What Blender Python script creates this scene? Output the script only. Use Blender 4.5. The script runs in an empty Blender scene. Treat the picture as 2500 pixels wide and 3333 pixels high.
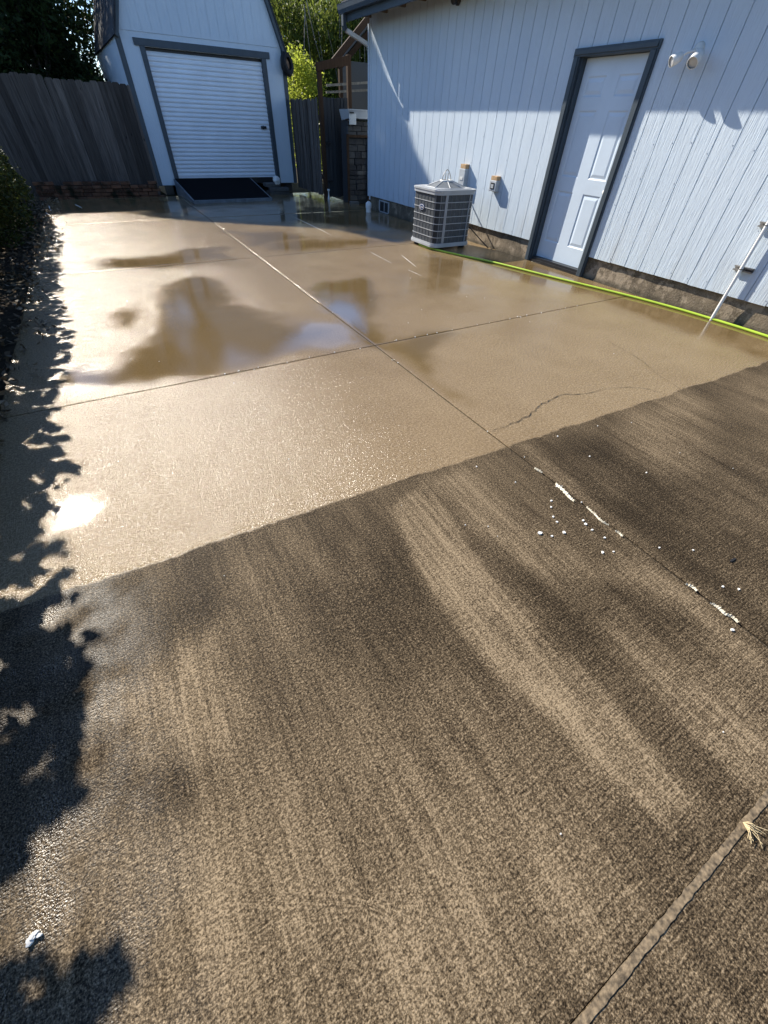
import bpy, math, random
import numpy as np
from mathutils import Vector, Matrix
R = math.radians
rnd = random.Random(11)
C = bpy.context.scene.collection
SC = bpy.context.scene

# ------------------------------------------------------------------ camera, sky, sun, exposure
CAM_H = 1.42
cam_d = bpy.data.cameras.new('camera')
cam = bpy.data.objects.new('camera', cam_d)
C.objects.link(cam)
right, up, fwd = Vector((.869, -.493, .031)), Vector((.329, .626, .707)), Vector((.368, .605, -.706))
fwd.normalize(); right = (right - fwd * right.dot(fwd)).normalized(); up = right.cross(fwd)
cam.matrix_world = Matrix(((right.x, up.x, -fwd.x, 0), (right.y, up.y, -fwd.y, 0), (right.z, up.z, -fwd.z, CAM_H), (0, 0, 0, 1)))
cam_d.sensor_fit = 'HORIZONTAL'; cam_d.sensor_width = 36; cam_d.lens = 36 * 1263.18 / 2500
cam_d.clip_start = .05; cam_d.clip_end = 400
SC.camera = cam

S = Vector((-.254, .775, .579)).normalized()          # towards the sun
w = bpy.data.worlds.new('World'); SC.world = w; w.use_nodes = True
wn = w.node_tree.nodes; sky = wn.new('ShaderNodeTexSky'); sky.sky_type = 'NISHITA'; sky.sun_disc = False
sky.sun_elevation = math.asin(S.z); sky.sun_rotation = math.atan2(S.x, S.y) % (2 * math.pi)
sky.altitude = 600; sky.air_density = 1.0; sky.dust_density = .4; sky.ozone_density = 6.0
w.node_tree.links.new(sky.outputs[0], wn['Background'].inputs[0]); wn['Background'].inputs[1].default_value = .115
sl = bpy.data.lights.new('sun', 'SUN'); sl.energy = 5.0; sl.angle = R(.53); sl.color = (1, .93, .81)
so = bpy.data.objects.new('sun', sl); C.objects.link(so); so.rotation_euler = S.to_track_quat('Z', 'Y').to_euler(); so.location = (-8, 24, 18)
vs = SC.view_settings; vs.view_transform = 'Standard'; vs.look = 'None'; vs.gamma = 1; vs.use_curve_mapping = False; vs.exposure = .88

# ------------------------------------------------------------------ mesh helpers
class MB:
    """collects shapes in world coordinates; build() links them as one mesh object"""
    def __init__(s): s.v, s.f, s.t, s.m, s.sm = [], [], [], [], []
    def add(s, vs, fs, tint=.5, mi=0, smooth=False, T=None):
        o = len(s.v)
        s.v += [tuple(T @ Vector(p)) if T else tuple(p) for p in vs]
        for f in fs: s.f.append([i + o for i in f]); s.t.append(tint); s.m.append(mi); s.sm.append(smooth)
        return s
    def box(s, a, b, tint=.5, mi=0, T=None):
        x0, y0, z0 = a; x1, y1, z1 = b
        return s.add([(x0, y0, z0), (x1, y0, z0), (x1, y1, z0), (x0, y1, z0), (x0, y0, z1), (x1, y0, z1), (x1, y1, z1), (x0, y1, z1)],
                     [(3, 2, 1, 0), (4, 5, 6, 7), (0, 1, 5, 4), (1, 2, 6, 5), (2, 3, 7, 6), (3, 0, 4, 7)], tint, mi, False, T)
    def prism(s, poly, z0, z1, tint=.5, mi=0, T=None, smooth=False, top=None):
        n = len(poly); q = top or poly
        vs = [(x, y, z0) for x, y in poly] + [(x, y, z1) for x, y in q]
        s.add(vs, [tuple(range(n - 1, -1, -1)), tuple(range(n, 2 * n))], tint, mi, False, T)
        s.v = s.v[:]  # caps share their own verts
        o = len(s.v); s.v += [tuple(T @ Vector(p)) if T else p for p in vs]
        for i in range(n):
            j = (i + 1) % n
            s.f.append([o + i, o + j, o + n + j, o + n + i]); s.t.append(tint); s.m.append(mi); s.sm.append(smooth)
        return s
    def tube(s, pts, r, n=10, tint=.5, mi=0, cap=True, r2=None):
        P = [Vector(p) for p in pts]; k = len(P); vs = []; u = None
        for i, p in enumerate(P):
            d = (P[min(i + 1, k - 1)] - P[max(i - 1, 0)]).normalized()
            if u is None: u = d.orthogonal().normalized()
            u = (u - d * u.dot(d)).normalized(); v = d.cross(u)
            rr = r if r2 is None else r + (r2 - r) * i / (k - 1)
            for a in range(n):
                t = 2 * math.pi * a / n; vs.append(p + (u * math.cos(t) + v * math.sin(t)) * rr)
        fs = [(i * n + a, i * n + (a + 1) % n, (i + 1) * n + (a + 1) % n, (i + 1) * n + a) for i in range(k - 1) for a in range(n)]
        s.add(vs, fs, tint, mi, True)
        if cap: s.add(vs[:n], [tuple(range(n - 1, -1, -1))], tint, mi); s.add(vs[-n:], [tuple(range(n))], tint, mi)
        return s
    def lathe(s, prof, c, axis=(0, 0, 1), n=24, tint=.5, mi=0):
        q = Vector(axis).to_track_quat('Z', 'Y'); c = Vector(c)
        vs = [c + q @ Vector((r * math.cos(2 * math.pi * a / n), r * math.sin(2 * math.pi * a / n), z)) for r, z in prof for a in range(n)]
        fs = [(i * n + a, i * n + (a + 1) % n, (i + 1) * n + (a + 1) % n, (i + 1) * n + a) for i in range(len(prof) - 1) for a in range(n)]
        return s.add(vs, fs, tint, mi, True)
    def build(s, name, mats, parent=None, bevel=0):
        o0 = Vector(parent_base(parent)) if parent else Vector((0, 0, 0))
        me = bpy.data.meshes.new(name); me.from_pydata([tuple(Vector(p) - o0) for p in s.v], [], s.f)
        for m in (mats if isinstance(mats, (list, tuple)) else [mats]): me.materials.append(m)
        me.polygons.foreach_set('material_index', s.m); me.polygons.foreach_set('use_smooth', s.sm)
        me.attributes.new('tint', 'FLOAT', 'FACE').data.foreach_set('value', s.t)
        me.update()
        ob = bpy.data.objects.new(name, me); C.objects.link(ob)
        if parent: ob.parent = parent
        if bevel:
            b = ob.modifiers.new('bevel', 'BEVEL'); b.width = bevel; b.segments = 2; b.limit_method = 'ANGLE'; b.angle_limit = R(40)
        return ob
def parent_base(o):
    p = Vector((0, 0, 0))
    while o: p = p + o.location; o = o.parent
    return p
def tag(o, label=None, cat=None, group=None, kind=None):
    if label: o['label'] = label
    if cat: o['category'] = cat
    if group: o['group'] = group
    if kind: o['kind'] = kind
    return o
def thing(name, loc, label, cat, group=None):
    o = bpy.data.objects.new(name, None); C.objects.link(o); o.location = loc; o.empty_display_size = .1
    return tag(o, label, cat, group)
def smooth_path(pts, k=8):
    P = [Vector(p) for p in pts]; out = []
    for i in range(len(P) - 1):
        a, b_, c, d_ = P[max(i - 1, 0)], P[i], P[i + 1], P[min(i + 2, len(P) - 1)]
        for j in range(k):
            s_ = j / k; out.append(.5 * ((2 * b_) + (c - a) * s_ + (2 * a - 5 * b_ + 4 * c - d_) * s_ ** 2 + (3 * b_ - a - 3 * c + d_) * s_ ** 3))
    return out + [P[-1]]
def rrect(x0, y0, x1, y1, r, n=6):
    P = []
    for cx, cy, a0 in ((x1 - r, y0 + r, -90), (x1 - r, y1 - r, 0), (x0 + r, y1 - r, 90), (x0 + r, y0 + r, 180)):
        for k in range(n + 1): a = R(a0 + 90 * k / n); P.append((cx + r * math.cos(a), cy + r * math.sin(a)))
    return P
def quads(name, V, mats, tint=None, parent=None, k=4, mi=None):
    """V: (N,k,3) array -> one mesh of N loose k-gons"""
    N = len(V); me = bpy.data.meshes.new(name)
    o0 = np.array(parent_base(parent)) if parent else np.zeros(3)
    me.vertices.add(N * k); me.vertices.foreach_set('co', (V.reshape(-1, 3) - o0).astype(np.float32).ravel())
    me.loops.add(N * k); me.loops.foreach_set('vertex_index', np.arange(N * k, dtype=np.int32))
    me.polygons.add(N); me.polygons.foreach_set('loop_start', np.arange(0, N * k, k, dtype=np.int32))
    try: me.polygons.foreach_set('loop_total', np.full(N, k, dtype=np.int32))
    except Exception: pass
    for m in (mats if isinstance(mats, (list, tuple)) else [mats]): me.materials.append(m)
    if tint is not None: me.attributes.new('tint', 'FLOAT', 'FACE').data.foreach_set('value', tint.astype(np.float32))
    me.update(calc_edges=True); me.validate()
    o = bpy.data.objects.new(name, me); C.objects.link(o)
    if parent: o.parent = parent
    return o

# ------------------------------------------------------------------ material helpers
class NT:
    def __init__(s, name):
        s.mat = bpy.data.materials.new(name); s.mat.use_nodes = True; s.t = s.mat.node_tree; s.n = s.t.nodes
        s.b = s.n['Principled BSDF']; s.out = s.n['Material Output']
        s.co = s.n.new('ShaderNodeTexCoord').outputs['Object']
    def L(s, a, b): s.t.links.new(a, b)
    def put(s, sock, v):
        if isinstance(v, (int, float)): sock.default_value = v
        elif isinstance(v, tuple): sock.default_value = v if len(v) != 3 or sock.type == 'VECTOR' else (*v, 1)
        else: s.L(v, sock)
    def math(s, op, a, b=0., c=None, clamp=False):
        n = s.n.new('ShaderNodeMath'); n.operation = op; n.use_clamp = clamp
        s.put(n.inputs[0], a); s.put(n.inputs[1], b)
        if c is not None: s.put(n.inputs[2], c)
        return n.outputs[0]
    def mul(s, a, b): return s.math('MULTIPLY', a, b)
    def add(s, a, b): return s.math('ADD', a, b)
    def mapr(s, v, a, b, c=0., d=1., smooth=False):
        n = s.n.new('ShaderNodeMapRange'); n.interpolation_type = 'SMOOTHSTEP' if smooth else 'LINEAR'
        for i, x in enumerate((v, a, b, c, d)): s.put(n.inputs[i], x)
        return n.outputs[0]
    def scale(s, v):
        n = s.n.new('ShaderNodeVectorMath'); n.operation = 'MULTIPLY'; s.L(s.co, n.inputs[0]); n.inputs[1].default_value = v
        return n.outputs[0]
    def noise(s, sc=5., det=3., vec=None, rough=.5, dist=0.):
        n = s.n.new('ShaderNodeTexNoise'); s.L(vec or s.co, n.inputs['Vector'])
        n.inputs['Scale'].default_value = sc; n.inputs['Detail'].default_value = det
        n.inputs['Roughness'].default_value = rough; n.inputs['Distortion'].default_value = dist
        return n.outputs['Fac']
    def vor(s, sc=5., vec=None, feat='F1'):
        n = s.n.new('ShaderNodeTexVoronoi'); n.feature = feat; s.L(vec or s.co, n.inputs['Vector']); n.inputs['Scale'].default_value = sc
        return n.outputs['Distance']
    def mix(s, f, a, b):
        n = s.n.new('ShaderNodeMix'); n.data_type = 'RGBA'; s.put(n.inputs[0], f); s.put(n.inputs[6], a); s.put(n.inputs[7], b)
        return n.outputs[2]
    def mixf(s, f, a, b): return s.mapr(f, 0., 1., a, b)
    def attr(s, name):
        n = s.n.new('ShaderNodeAttribute'); n.attribute_name = name; return n
    def sep(s):
        n = s.n.new('ShaderNodeSeparateXYZ'); s.L(s.co, n.inputs[0]); return n.outputs
    def bump(s, h, strength=.3, dist=.01, normal=None):
        n = s.n.new('ShaderNodeBump'); s.put(n.inputs['Height'], h); s.put(n.inputs['Strength'], strength); n.inputs['Distance'].default_value = dist
        if normal is not None: s.L(normal, n.inputs['Normal'])
        return n.outputs[0]
    def fin(s, col=None, rough=None, normal=None, metal=None, spec=None):
        if col is not None: s.put(s.b.inputs['Base Color'], col)
        if rough is not None: s.put(s.b.inputs['Roughness'], rough)
        if normal is not None: s.L(normal, s.b.inputs['Normal'])
        if metal is not None: s.b.inputs['Metallic'].default_value = metal
        if spec is not None: s.put(s.b.inputs['Specular IOR Level'], spec)
        return s.mat

def plain(name, col, rough=.6, var=.15, sc=8., bump=0., bsc=60., metal=0., spec=.5):
    t = NT(name); n = t.noise(sc, 4.)
    d = tuple(c * (1 - var) for c in col); l = tuple(min(1, c * (1 + var)) for c in col)
    nm = t.bump(t.noise(bsc, 3.), bump, .004) if bump else None
    return t.fin(t.mix(t.mapr(n, .3, .7), d, l), rough, nm, metal, spec)

def siding_mat():
    t = NT('painted_siding')
    g = t.noise(1., 5., t.scale((30., 30., 2.2)), .62, 1.6)
    g2 = t.noise(1., 3., t.scale((110., 110., 6.)), .5, .6)
    h = t.add(t.mul(g, .75), t.mul(g2, .45))
    blot = t.noise(1.3, 4.); z = t.sep()[2]
    grime = t.mul(t.mapr(t.noise(1., 4., t.scale((9., 9., 1.2))), .5, .75), t.mapr(z, 0., .8, .5, .04))
    col = t.mix(t.mapr(blot, .3, .7), (.545, .632, .715), (.59, .672, .745))
    col = t.mix(t.mul(t.mapr(g, .25, .45, 1., 0.), .12), col, (.33, .36, .38))
    col = t.mix(grime, col, (.34, .31, .26))
    return t.fin(col, .55, t.bump(h, .85, .009), spec=.35)

def driveway_mat():
    t = NT('wet_concrete'); X, Y, Z = t.sep()
    st = t.attr('stain'); sp = t.n.new('ShaderNodeSeparateColor'); t.L(st.outputs['Color'], sp.inputs[0])
    film_shade0, pud, light = sp.outputs[0], sp.outputs[1], sp.outputs[2]; dark = st.outputs['Alpha']
    # pressure-washed boundary
    wob = t.add(t.mul(t.math('SUBTRACT', t.noise(3.2, 2.), .5), .07), t.mul(t.math('SUBTRACT', t.noise(28., 3.), .5), .03))
    e = t.math('SUBTRACT', Y, t.add(t.math('MULTIPLY_ADD', X, -.03, 1.415), wob))
    clean = t.mapr(e, -.008, .008)
    n_g = t.noise(190., 1.5); n_q = t.noise(70., 3., rough=.6)
    film_shade = t.mapr(t.add(film_shade0, t.mul(t.math('SUBTRACT', t.add(t.mul(n_g, .7), t.mul(n_q, .3)), .5), 2.0)), .22, .82)
    n_f = t.noise(125., 3., rough=.72); n_m = t.noise(60., 3.); n_l = t.noise(2.1, 4., rough=.6); n_b = t.noise(1., 3., t.scale((9., 230., 1.)))
    n_s = t.noise(1., 4., t.scale((7., 1.3, 1.)), .6); n_t = t.noise(1., 4., t.scale((46., 2.6, 1.)), .62, .3)
    # scrubbed concrete
    cc = t.mix(t.mapr(n_l, .3, .7), (.215, .145, .070), (.265, .186, .098))
    cc = t.mix(t.mapr(n_f, .46, .70), cc, (.40, .30, .18)); cc = t.mix(t.mapr(n_f, .48, .28), cc, (.105, .07, .034)); cc = t.mix(t.mul(t.mapr(t.noise(1.1, 4., rough=.65), .48, .66), .35), cc, (.17, .11, .048))
    cc = t.mix(t.mul(t.mapr(n_q, .50, .34), .5), cc, (.12, .078, .036)); cc = t.mix(t.mul(t.mapr(n_q, .52, .66), .5), cc, (.40, .30, .18))
    cc = t.mix(t.mul(film_shade, .78), cc, (.095, .060, .018))
    # soiled concrete: dark grime over tan sand, thinned by old wash strokes
    lev = t.add(t.add(t.mul(t.math('SUBTRACT', n_l, .5), .11), t.add(t.mul(t.math('SUBTRACT', n_s, .5), .14), t.mul(t.math('SUBTRACT', n_t, .5), .085))),
                t.math('SUBTRACT', t.mul(t.mul(light, t.mapr(n_t, .3, .7, .5, 1.2)), .118), t.mul(dark, .06)))
    brm = t.mul(t.math('SUBTRACT', n_b, .5), t.mul(t.mapr(Y, 1.2, -.2, .04, .24), t.mapr(X, -.2, 1.0, .45, 1.1)))
    n_h = t.noise(230., 2., rough=.7); spk = t.add(t.add(t.mul(n_f, .52), t.mul(n_h, .40)), t.mul(n_m, .08))
    fac = t.mapr(t.add(t.add(spk, lev), brm), .410, .655)
    dc = t.mix(t.mapr(fac, .12, .55), (.016, .011, .006), (.112, .081, .048)); dc = t.mix(t.mapr(fac, .55, 1.), dc, (.33, .25, .158))
    pale = t.mapr(t.vor(80.), .12, .06); dc = t.mix(t.mul(pale, .4), dc, (.4, .32, .21))
    col = t.mix(clean, dc, cc); col = t.mix(t.mul(pud, .6), col, (.1, .07, .04))
    smooth = t.math('MAXIMUM', film_shade, pud)
    rc = t.mixf(film_shade, .17, .07); rc = t.mixf(pud, rc, .02)
    wetdirt = t.mapr(n_g, .38, .60, .5, .9)
    damp = t.mul(t.mapr(X, -.30, -.68), t.mapr(t.noise(6., 3.), .35, .6)); wetdirt = t.mixf(damp, wetdirt, .24)
    rough = t.mixf(clean, wetdirt, rc)
    hs = t.add(n_g, t.mul(n_m, .5)); hs = t.add(hs, t.mul(n_b, t.mapr(clean, 0., 1., .5, .1)))
    st_ = t.mul(t.mapr(smooth, 0., .6, .55, .02), t.mixf(clean, t.mixf(damp, .5, .95), 1.))
    return t.fin(col, rough, t.bump(hs, st_, .0085), spec=t.mixf(pud, t.mixf(clean, t.mixf(damp, .10, .5), .45), 1.))

def wood_mat(name, a, b, rough=.8):
    t = NT(name); ti = t.attr('tint').outputs['Fac']
    g = t.noise(1., 5., t.scale((38., 38., 2.)), .6, .8); kn = t.vor(1., t.scale((6., 6., 2.4)))
    c = t.mix(t.mapr(g, .3, .7), a, b); c = t.mix(t.mapr(ti, 0., 1., .85, 0.), c, tuple(x * .3 for x in a))
    c = t.mix(t.mapr(kn, .09, .03), c, tuple(x * .2 for x in a))
    return t.fin(c, rough, t.bump(g, .5, .006), spec=.2)

def leaf_mat(name, a, b, trans=.35, tcol=None):
    t = NT(name); ti = t.attr('tint').outputs['Fac']
    c = t.mix(ti, a, b); t.fin(c, .55, spec=.18)
    tr = t.n.new('ShaderNodeBsdfTranslucent'); t.L(t.mix(ti, tuple(x * 1.1 for x in (tcol or a)), tuple(x * 1.6 for x in (tcol or b))), tr.inputs[0])
    mx = t.n.new('ShaderNodeMixShader'); mx.inputs[0].default_value = trans
    t.L(t.b.outputs[0], mx.inputs[1]); t.L(tr.outputs[0], mx.inputs[2]); t.L(mx.outputs[0], t.out.inputs[0])
    return t.mat

def foundation_mat():
    t = NT('weathered_footing'); n = t.noise(7., 5., rough=.65); n2 = t.noise(60., 3.); z = t.sep()[2]
    c = t.mix(t.mapr(n, .35, .65), (.085, .066, .045), (.21, .165, .115)); c = t.mix(t.mapr(n2, .5, .7, 0., .5), c, (.3, .25, .18))
    paint = t.mapr(t.noise(5.5, 5., rough=.7), .53, .57); c = t.mix(t.mul(paint, .65), c, (.36, .29, .21))
    c = t.mix(t.mapr(z, .0, .06, .6, 0.), c, (.04, .035, .022))
    return t.fin(c, .8, t.bump(t.add(n, t.mul(n2, .4)), .6, .015), spec=.25)

def brick_mat():
    t = NT('old_brick'); ti = t.attr('tint').outputs['Fac']; n = t.noise(30., 4.); m = t.noise(5., 4.)
    c = t.mix(ti, (.06, .03, .02), (.18, .085, .05)); c = t.mix(t.mapr(n, .5, .7, 0., .5), c, (.16, .13, .1)); c = t.mix(t.mapr(m, .5, .65), c, (.02, .02, .012))
    return t.fin(c, .9, t.bump(n, .6, .01), spec=.15)

def stone_mat():
    t = NT('split_stone'); ti = t.attr('tint').outputs['Fac']; n = t.noise(14., 5., rough=.65)
    c = t.mix(ti, (.035, .035, .038), (.13, .127, .12)); c = t.mix(t.mapr(n, .45, .7, 0., .6), c, (.05, .05, .055))
    return t.fin(c, .85, t.bump(n, .7, .02), spec=.2)

def grille_mat():
    t = NT('louvred_coil_guard'); wv = t.n.new('ShaderNodeTexWave'); wv.bands_direction = 'DIAGONAL'
    t.L(t.scale((1., 1., 0.)), wv.inputs[0]); wv.inputs['Scale'].default_value = 28.
    c = t.mix(t.mapr(wv.outputs['Fac'], .2, .8), (.022, .026, .031), (.12, .133, .147))
    return t.fin(c, .5, t.bump(wv.outputs['Fac'], .7, .006), spec=.4)

def roof_mat():
    t = NT('dark_shingle'); n = t.noise(60., 3.); n2 = t.noise(3., 3.)
    wv = t.n.new('ShaderNodeTexWave'); wv.bands_direction = 'Z'; t.L(t.co, wv.inputs[0]); wv.inputs['Scale'].default_value = 2.4
    c = t.mix(t.mapr(n2, .3, .7), (.02, .023, .028), (.05, .055, .063)); c = t.mix(t.mapr(n, .5, .7, 0., .4), c, (.09, .095, .1))
    return t.fin(c, .85, t.bump(t.add(n, wv.outputs['Fac']), .5, .01), spec=.2)

def soil_mat():
    t = NT('soil'); n = t.noise(9., 6., rough=.7); m = t.noise(.4, 3.)
    c = t.mix(t.mapr(n, .3, .7), (.022, .016, .01), (.075, .055, .036)); c = t.mix(t.mapr(m, .45, .65, 0., .5), c, (.04, .05, .02))
    return t.fin(c, .95, t.bump(n, .8, .04), spec=.1)

M = dict(
    siding=siding_mat(), trim=plain('slate_trim_paint', (.042, .060, .077), .5, .12, 6., .15, 90.),
    door=plain('door_paint', (.60, .69, .78), .42, .05, 3., .06, 120.), found=foundation_mat(), drive=driveway_mat(), soil=soil_mat(),
    fence=wood_mat('weathered_cedar', (.072, .058, .049), (.20, .17, .148)), gate=wood_mat('grey_gate_board', (.03, .034, .04), (.064, .068, .074)),
    post=wood_mat('brown_stained_post', (.055, .030, .016), (.115, .064, .035)), cedar=plain('fresh_cedar', (.45, .29, .15), .7, .2, 30.),
    brick=brick_mat(), stone=stone_mat(), grille=grille_mat(), roof=roof_mat(),
    acw=plain('grey_enamel', (.40, .42, .44), .42, .08, 5., .05, 40.), acw2=plain('pale_plastic', (.66, .66, .63), .45, .06, 5.),
    rubber=plain('black_rubber', (.012, .012, .014), .7, .3, 20., .3, 70.), mat_=plain('ramp_mat', (.006, .0065, .008), .95, .35, 30., .5, 120., spec=.05),
    hose=plain('lime_hose', (.40, .56, .045), .38, .08, 6.), pvc=plain('white_pvc', (.78, .78, .76), .35, .04, 5.),
    steel=plain('galvanised_strut', (.30, .29, .27), .45, .25, 25., .2, 60., metal=.6), box=plain('grey_box', (.44, .47, .49), .5, .08, 10.),
    black=plain('black_plastic', (.014, .014, .016), .4, .2, 20.), rollup=plain('white_rollup', (.76, .81, .87), .45, .05, 2., .03, 50.),
    bark=plain('tree_bark', (.075, .058, .042), .9, .4, 14., .8, 30.), twig=plain('pale_twig', (.22, .19, .15), .8, .3, 20.),
    corr=plain('corrugated_sheet', (.10, .11, .125), .6, .25, 3.), dirtline=plain('joint_dirt', (.02, .015, .01), .95, .4, 30.),
    tanmortar=plain('tan_grout', (.165, .122, .074), .9, .75, 90., .6, 80.), seal=plain('peeled_sealant', (.72, .66, .52), .6, .25, 60., .4, 90.),
    paper=plain('white_scrap', (.82, .81, .77), .6, .1, 40.), straw=plain('dry_straw', (.55, .44, .26), .8, .25, 40.),
    blue=plain('badge_blue', (.03, .06, .16), .35, .1, 5.), white=plain('badge_white', (.8, .8, .8), .4, .02, 5.),
    soffit=plain('soffit_wood', (.16, .12, .09), .8, .25, 12.), rust=plain('brown_rag', (.20, .13, .085), .9, .35, 25.),
    leafd=leaf_mat('dark_leaf', (.012, .022, .007), (.04, .062, .016), .22), leafw=leaf_mat('willow_leaf', (.05, .075, .014), (.16, .19, .035), .42),
    leafb=leaf_mat('bright_leaf', (.20, .25, .03), (.40, .44, .07), .62), leafs=leaf_mat('shrub_leaf', (.018, .03, .008), (.075, .095, .022), .25),
    dryleaf=leaf_mat('dry_leaf', (.10, .07, .04), (.28, .22, .15), .1), chip=plain('bark_chip', (.045, .03, .02), .9, .5, 30., .4, 60.),
    wire=plain('grey_wire', (.15, .165, .18), .5, .1, 10.), lens=plain('lamp_lens', (.55, .55, .55), .25, .05, 5.))

# ------------------------------------------------------------------ ground and driveway
WX = 5.481                                   # plane of the house siding
g = MB()
n = 24
gx = [-70 + 140 * i / n for i in range(n + 1)]
g.add([(x, y, -.035) for y in gx for x in gx], [(j * (n + 1) + i, j * (n + 1) + i + 1, (j + 1) * (n + 1) + i + 1, (j + 1) * (n + 1) + i) for j in range(n) for i in range(n)])
tag(g.build('ground', M['soil']), kind='structure')

def seg_d(P, poly, closed=True):
    """distance of points P (N,2) to a polyline"""
    A = np.array(poly, float); B = np.roll(A, -1, 0)
    if not closed: A, B = A[:-1], B[:-1]
    d = np.full(len(P), 1e9)
    for a, b in zip(A, B):
        ab = b - a; t = np.clip(((P - a) @ ab) / max(ab @ ab, 1e-9), 0, 1)
        d = np.minimum(d, np.hypot(*(P - a - t[:, None] * ab).T))
    return d
def inside(P, poly):
    x, y = P[:, 0], P[:, 1]; r = np.zeros(len(P), bool); q = len(poly)
    for i in range(q):
        (x0, y0), (x1, y1) = poly[i], poly[(i + 1) % q]
        if y0 == y1: continue
        r ^= ((y0 > y) != (y1 > y)) & (x < (x1 - x0) * (y - y0) / (y1 - y0) + x0)
    return r
def soft(P, poly, wd):
    d = seg_d(P, poly); d = np.where(inside(P, poly), d, -d)
    t = np.clip(d / wd * .5 + .5, 0, 1); return t * t * (3 - 2 * t)
def vnoise(P, sc, seed):
    rs = np.random.RandomState(seed); T = rs.rand(256, 256); q = P * sc; i = np.floor(q).astype(int); f = q - i; f = f * f * (3 - 2 * f)
    a = T[i[:, 0] % 256, i[:, 1] % 256]; b = T[(i[:, 0] + 1) % 256, i[:, 1] % 256]; c = T[i[:, 0] % 256, (i[:, 1] + 1) % 256]; d = T[(i[:, 0] + 1) % 256, (i[:, 1] + 1) % 256]
    return (a * (1 - f[:, 0]) + b * f[:, 0]) * (1 - f[:, 1]) + (c * (1 - f[:, 0]) + d * f[:, 0]) * f[:, 1]
def fbm(P, sc, seed): return vnoise(P, sc, seed) * .55 + vnoise(P, sc * 2.1, seed + 1) * .3 + vnoise(P, sc * 4.3, seed + 2) * .15

FILM_SHADE = [  # smooth wet film on the scrubbed concrete; last outline paints the shade (outline, softness)
    ([(-.697, 3.357), (-.476, 3.298), (-.292, 3.309), (.051, 3.2), (.26, 3.2), (.506, 3.24), (.823, 3.28), (1.1, 3.4), (1.3, 3.6), (1.2, 4.1), (.9, 4.7), (.95, 5.6), (.7, 5.9), (.361, 5.731), (.253, 5.649), (.176, 4.85), (.009, 4.184), (-.172, 3.941), (-.258, 3.721), (-.351, 3.614), (-.436, 3.542), (-.514, 3.607), (-.559, 3.803), (-.651, 3.73), (-.698, 3.56)], 0.30),
    ([(-.227, 4.933), (-.098, 5.021), (-.047, 4.713), (-.133, 4.49), (-.224, 4.616)], 0.42),
    ([(-.294, 6.939), (-.122, 7.208), (.498, 7.058), (.952, 7.367), (1.396, 7.412), (1.265, 6.857), (.836, 6.748), (.267, 6.717), (-.153, 6.724)], 0.57),
    ([(1.74, 4.931), (2.145, 5.103), (2.688, 5.095), (2.5, 4.5), (2.017, 3.725), (1.802, 3.2), (1.735, 3.144)], 0.27),
    ([(1.73, 3.08), (1.9, 3.05), (2.5, 3.08), (2.1, 2.75), (1.86, 2.35), (1.84, 1.952), (1.73, 2.0)], 0.30),
    ([(4.19, 6.022), (4.511, 5.292), (3.908, 4.593), (3.223, 4.181), (2.854, 4.339), (3.179, 4.893), (3.463, 4.93)], 0.66),
    ([(5.45, 5.6), (5.45, 1.5), (4.9, 1.5), (4.75, 2.4), (4.9, 3.4), (4.4, 4.4), (4.6, 5.4)], 0.57),
    ([(2.2, 7.6), (3.6, 7.4), (4.2, 6.9), (2.5, 6.75), (1.9, 6.9)], 0.57),
    ([(1.76, 8.6), (2.6, 8.3), (3.0, 7.6), (1.9, 7.4)], 0.57),
    ([(-1.1, 13.5), (5.5, 13.5), (5.5, 7.6), (4.6, 7.4), (3.4, 8.6), (1.5, 9.9), (.6, 11.1), (-1.1, 11.4)], 0.66)]  # darkens the far concrete where the tree and fence shadow falls
PUD = [([(-.68, 2.02), (-.61, 2.03), (-.60, 1.96), (-.55, 1.92), (-.60, 1.86), (-.63, 1.89), (-.68, 1.87)], .10),
       ([(1.745, 4.2), (1.85, 4.33), (1.96, 4.396), (2.03, 4.199), (1.95, 3.9), (1.857, 3.615), (1.80, 3.42), (1.745, 3.40)], .045),
       ([(1.1, 3.684), (1.40, 3.9), (1.66, 3.72), (1.68, 3.25), (1.332, 3.24), (1.12, 3.42)], .3)]
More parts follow.
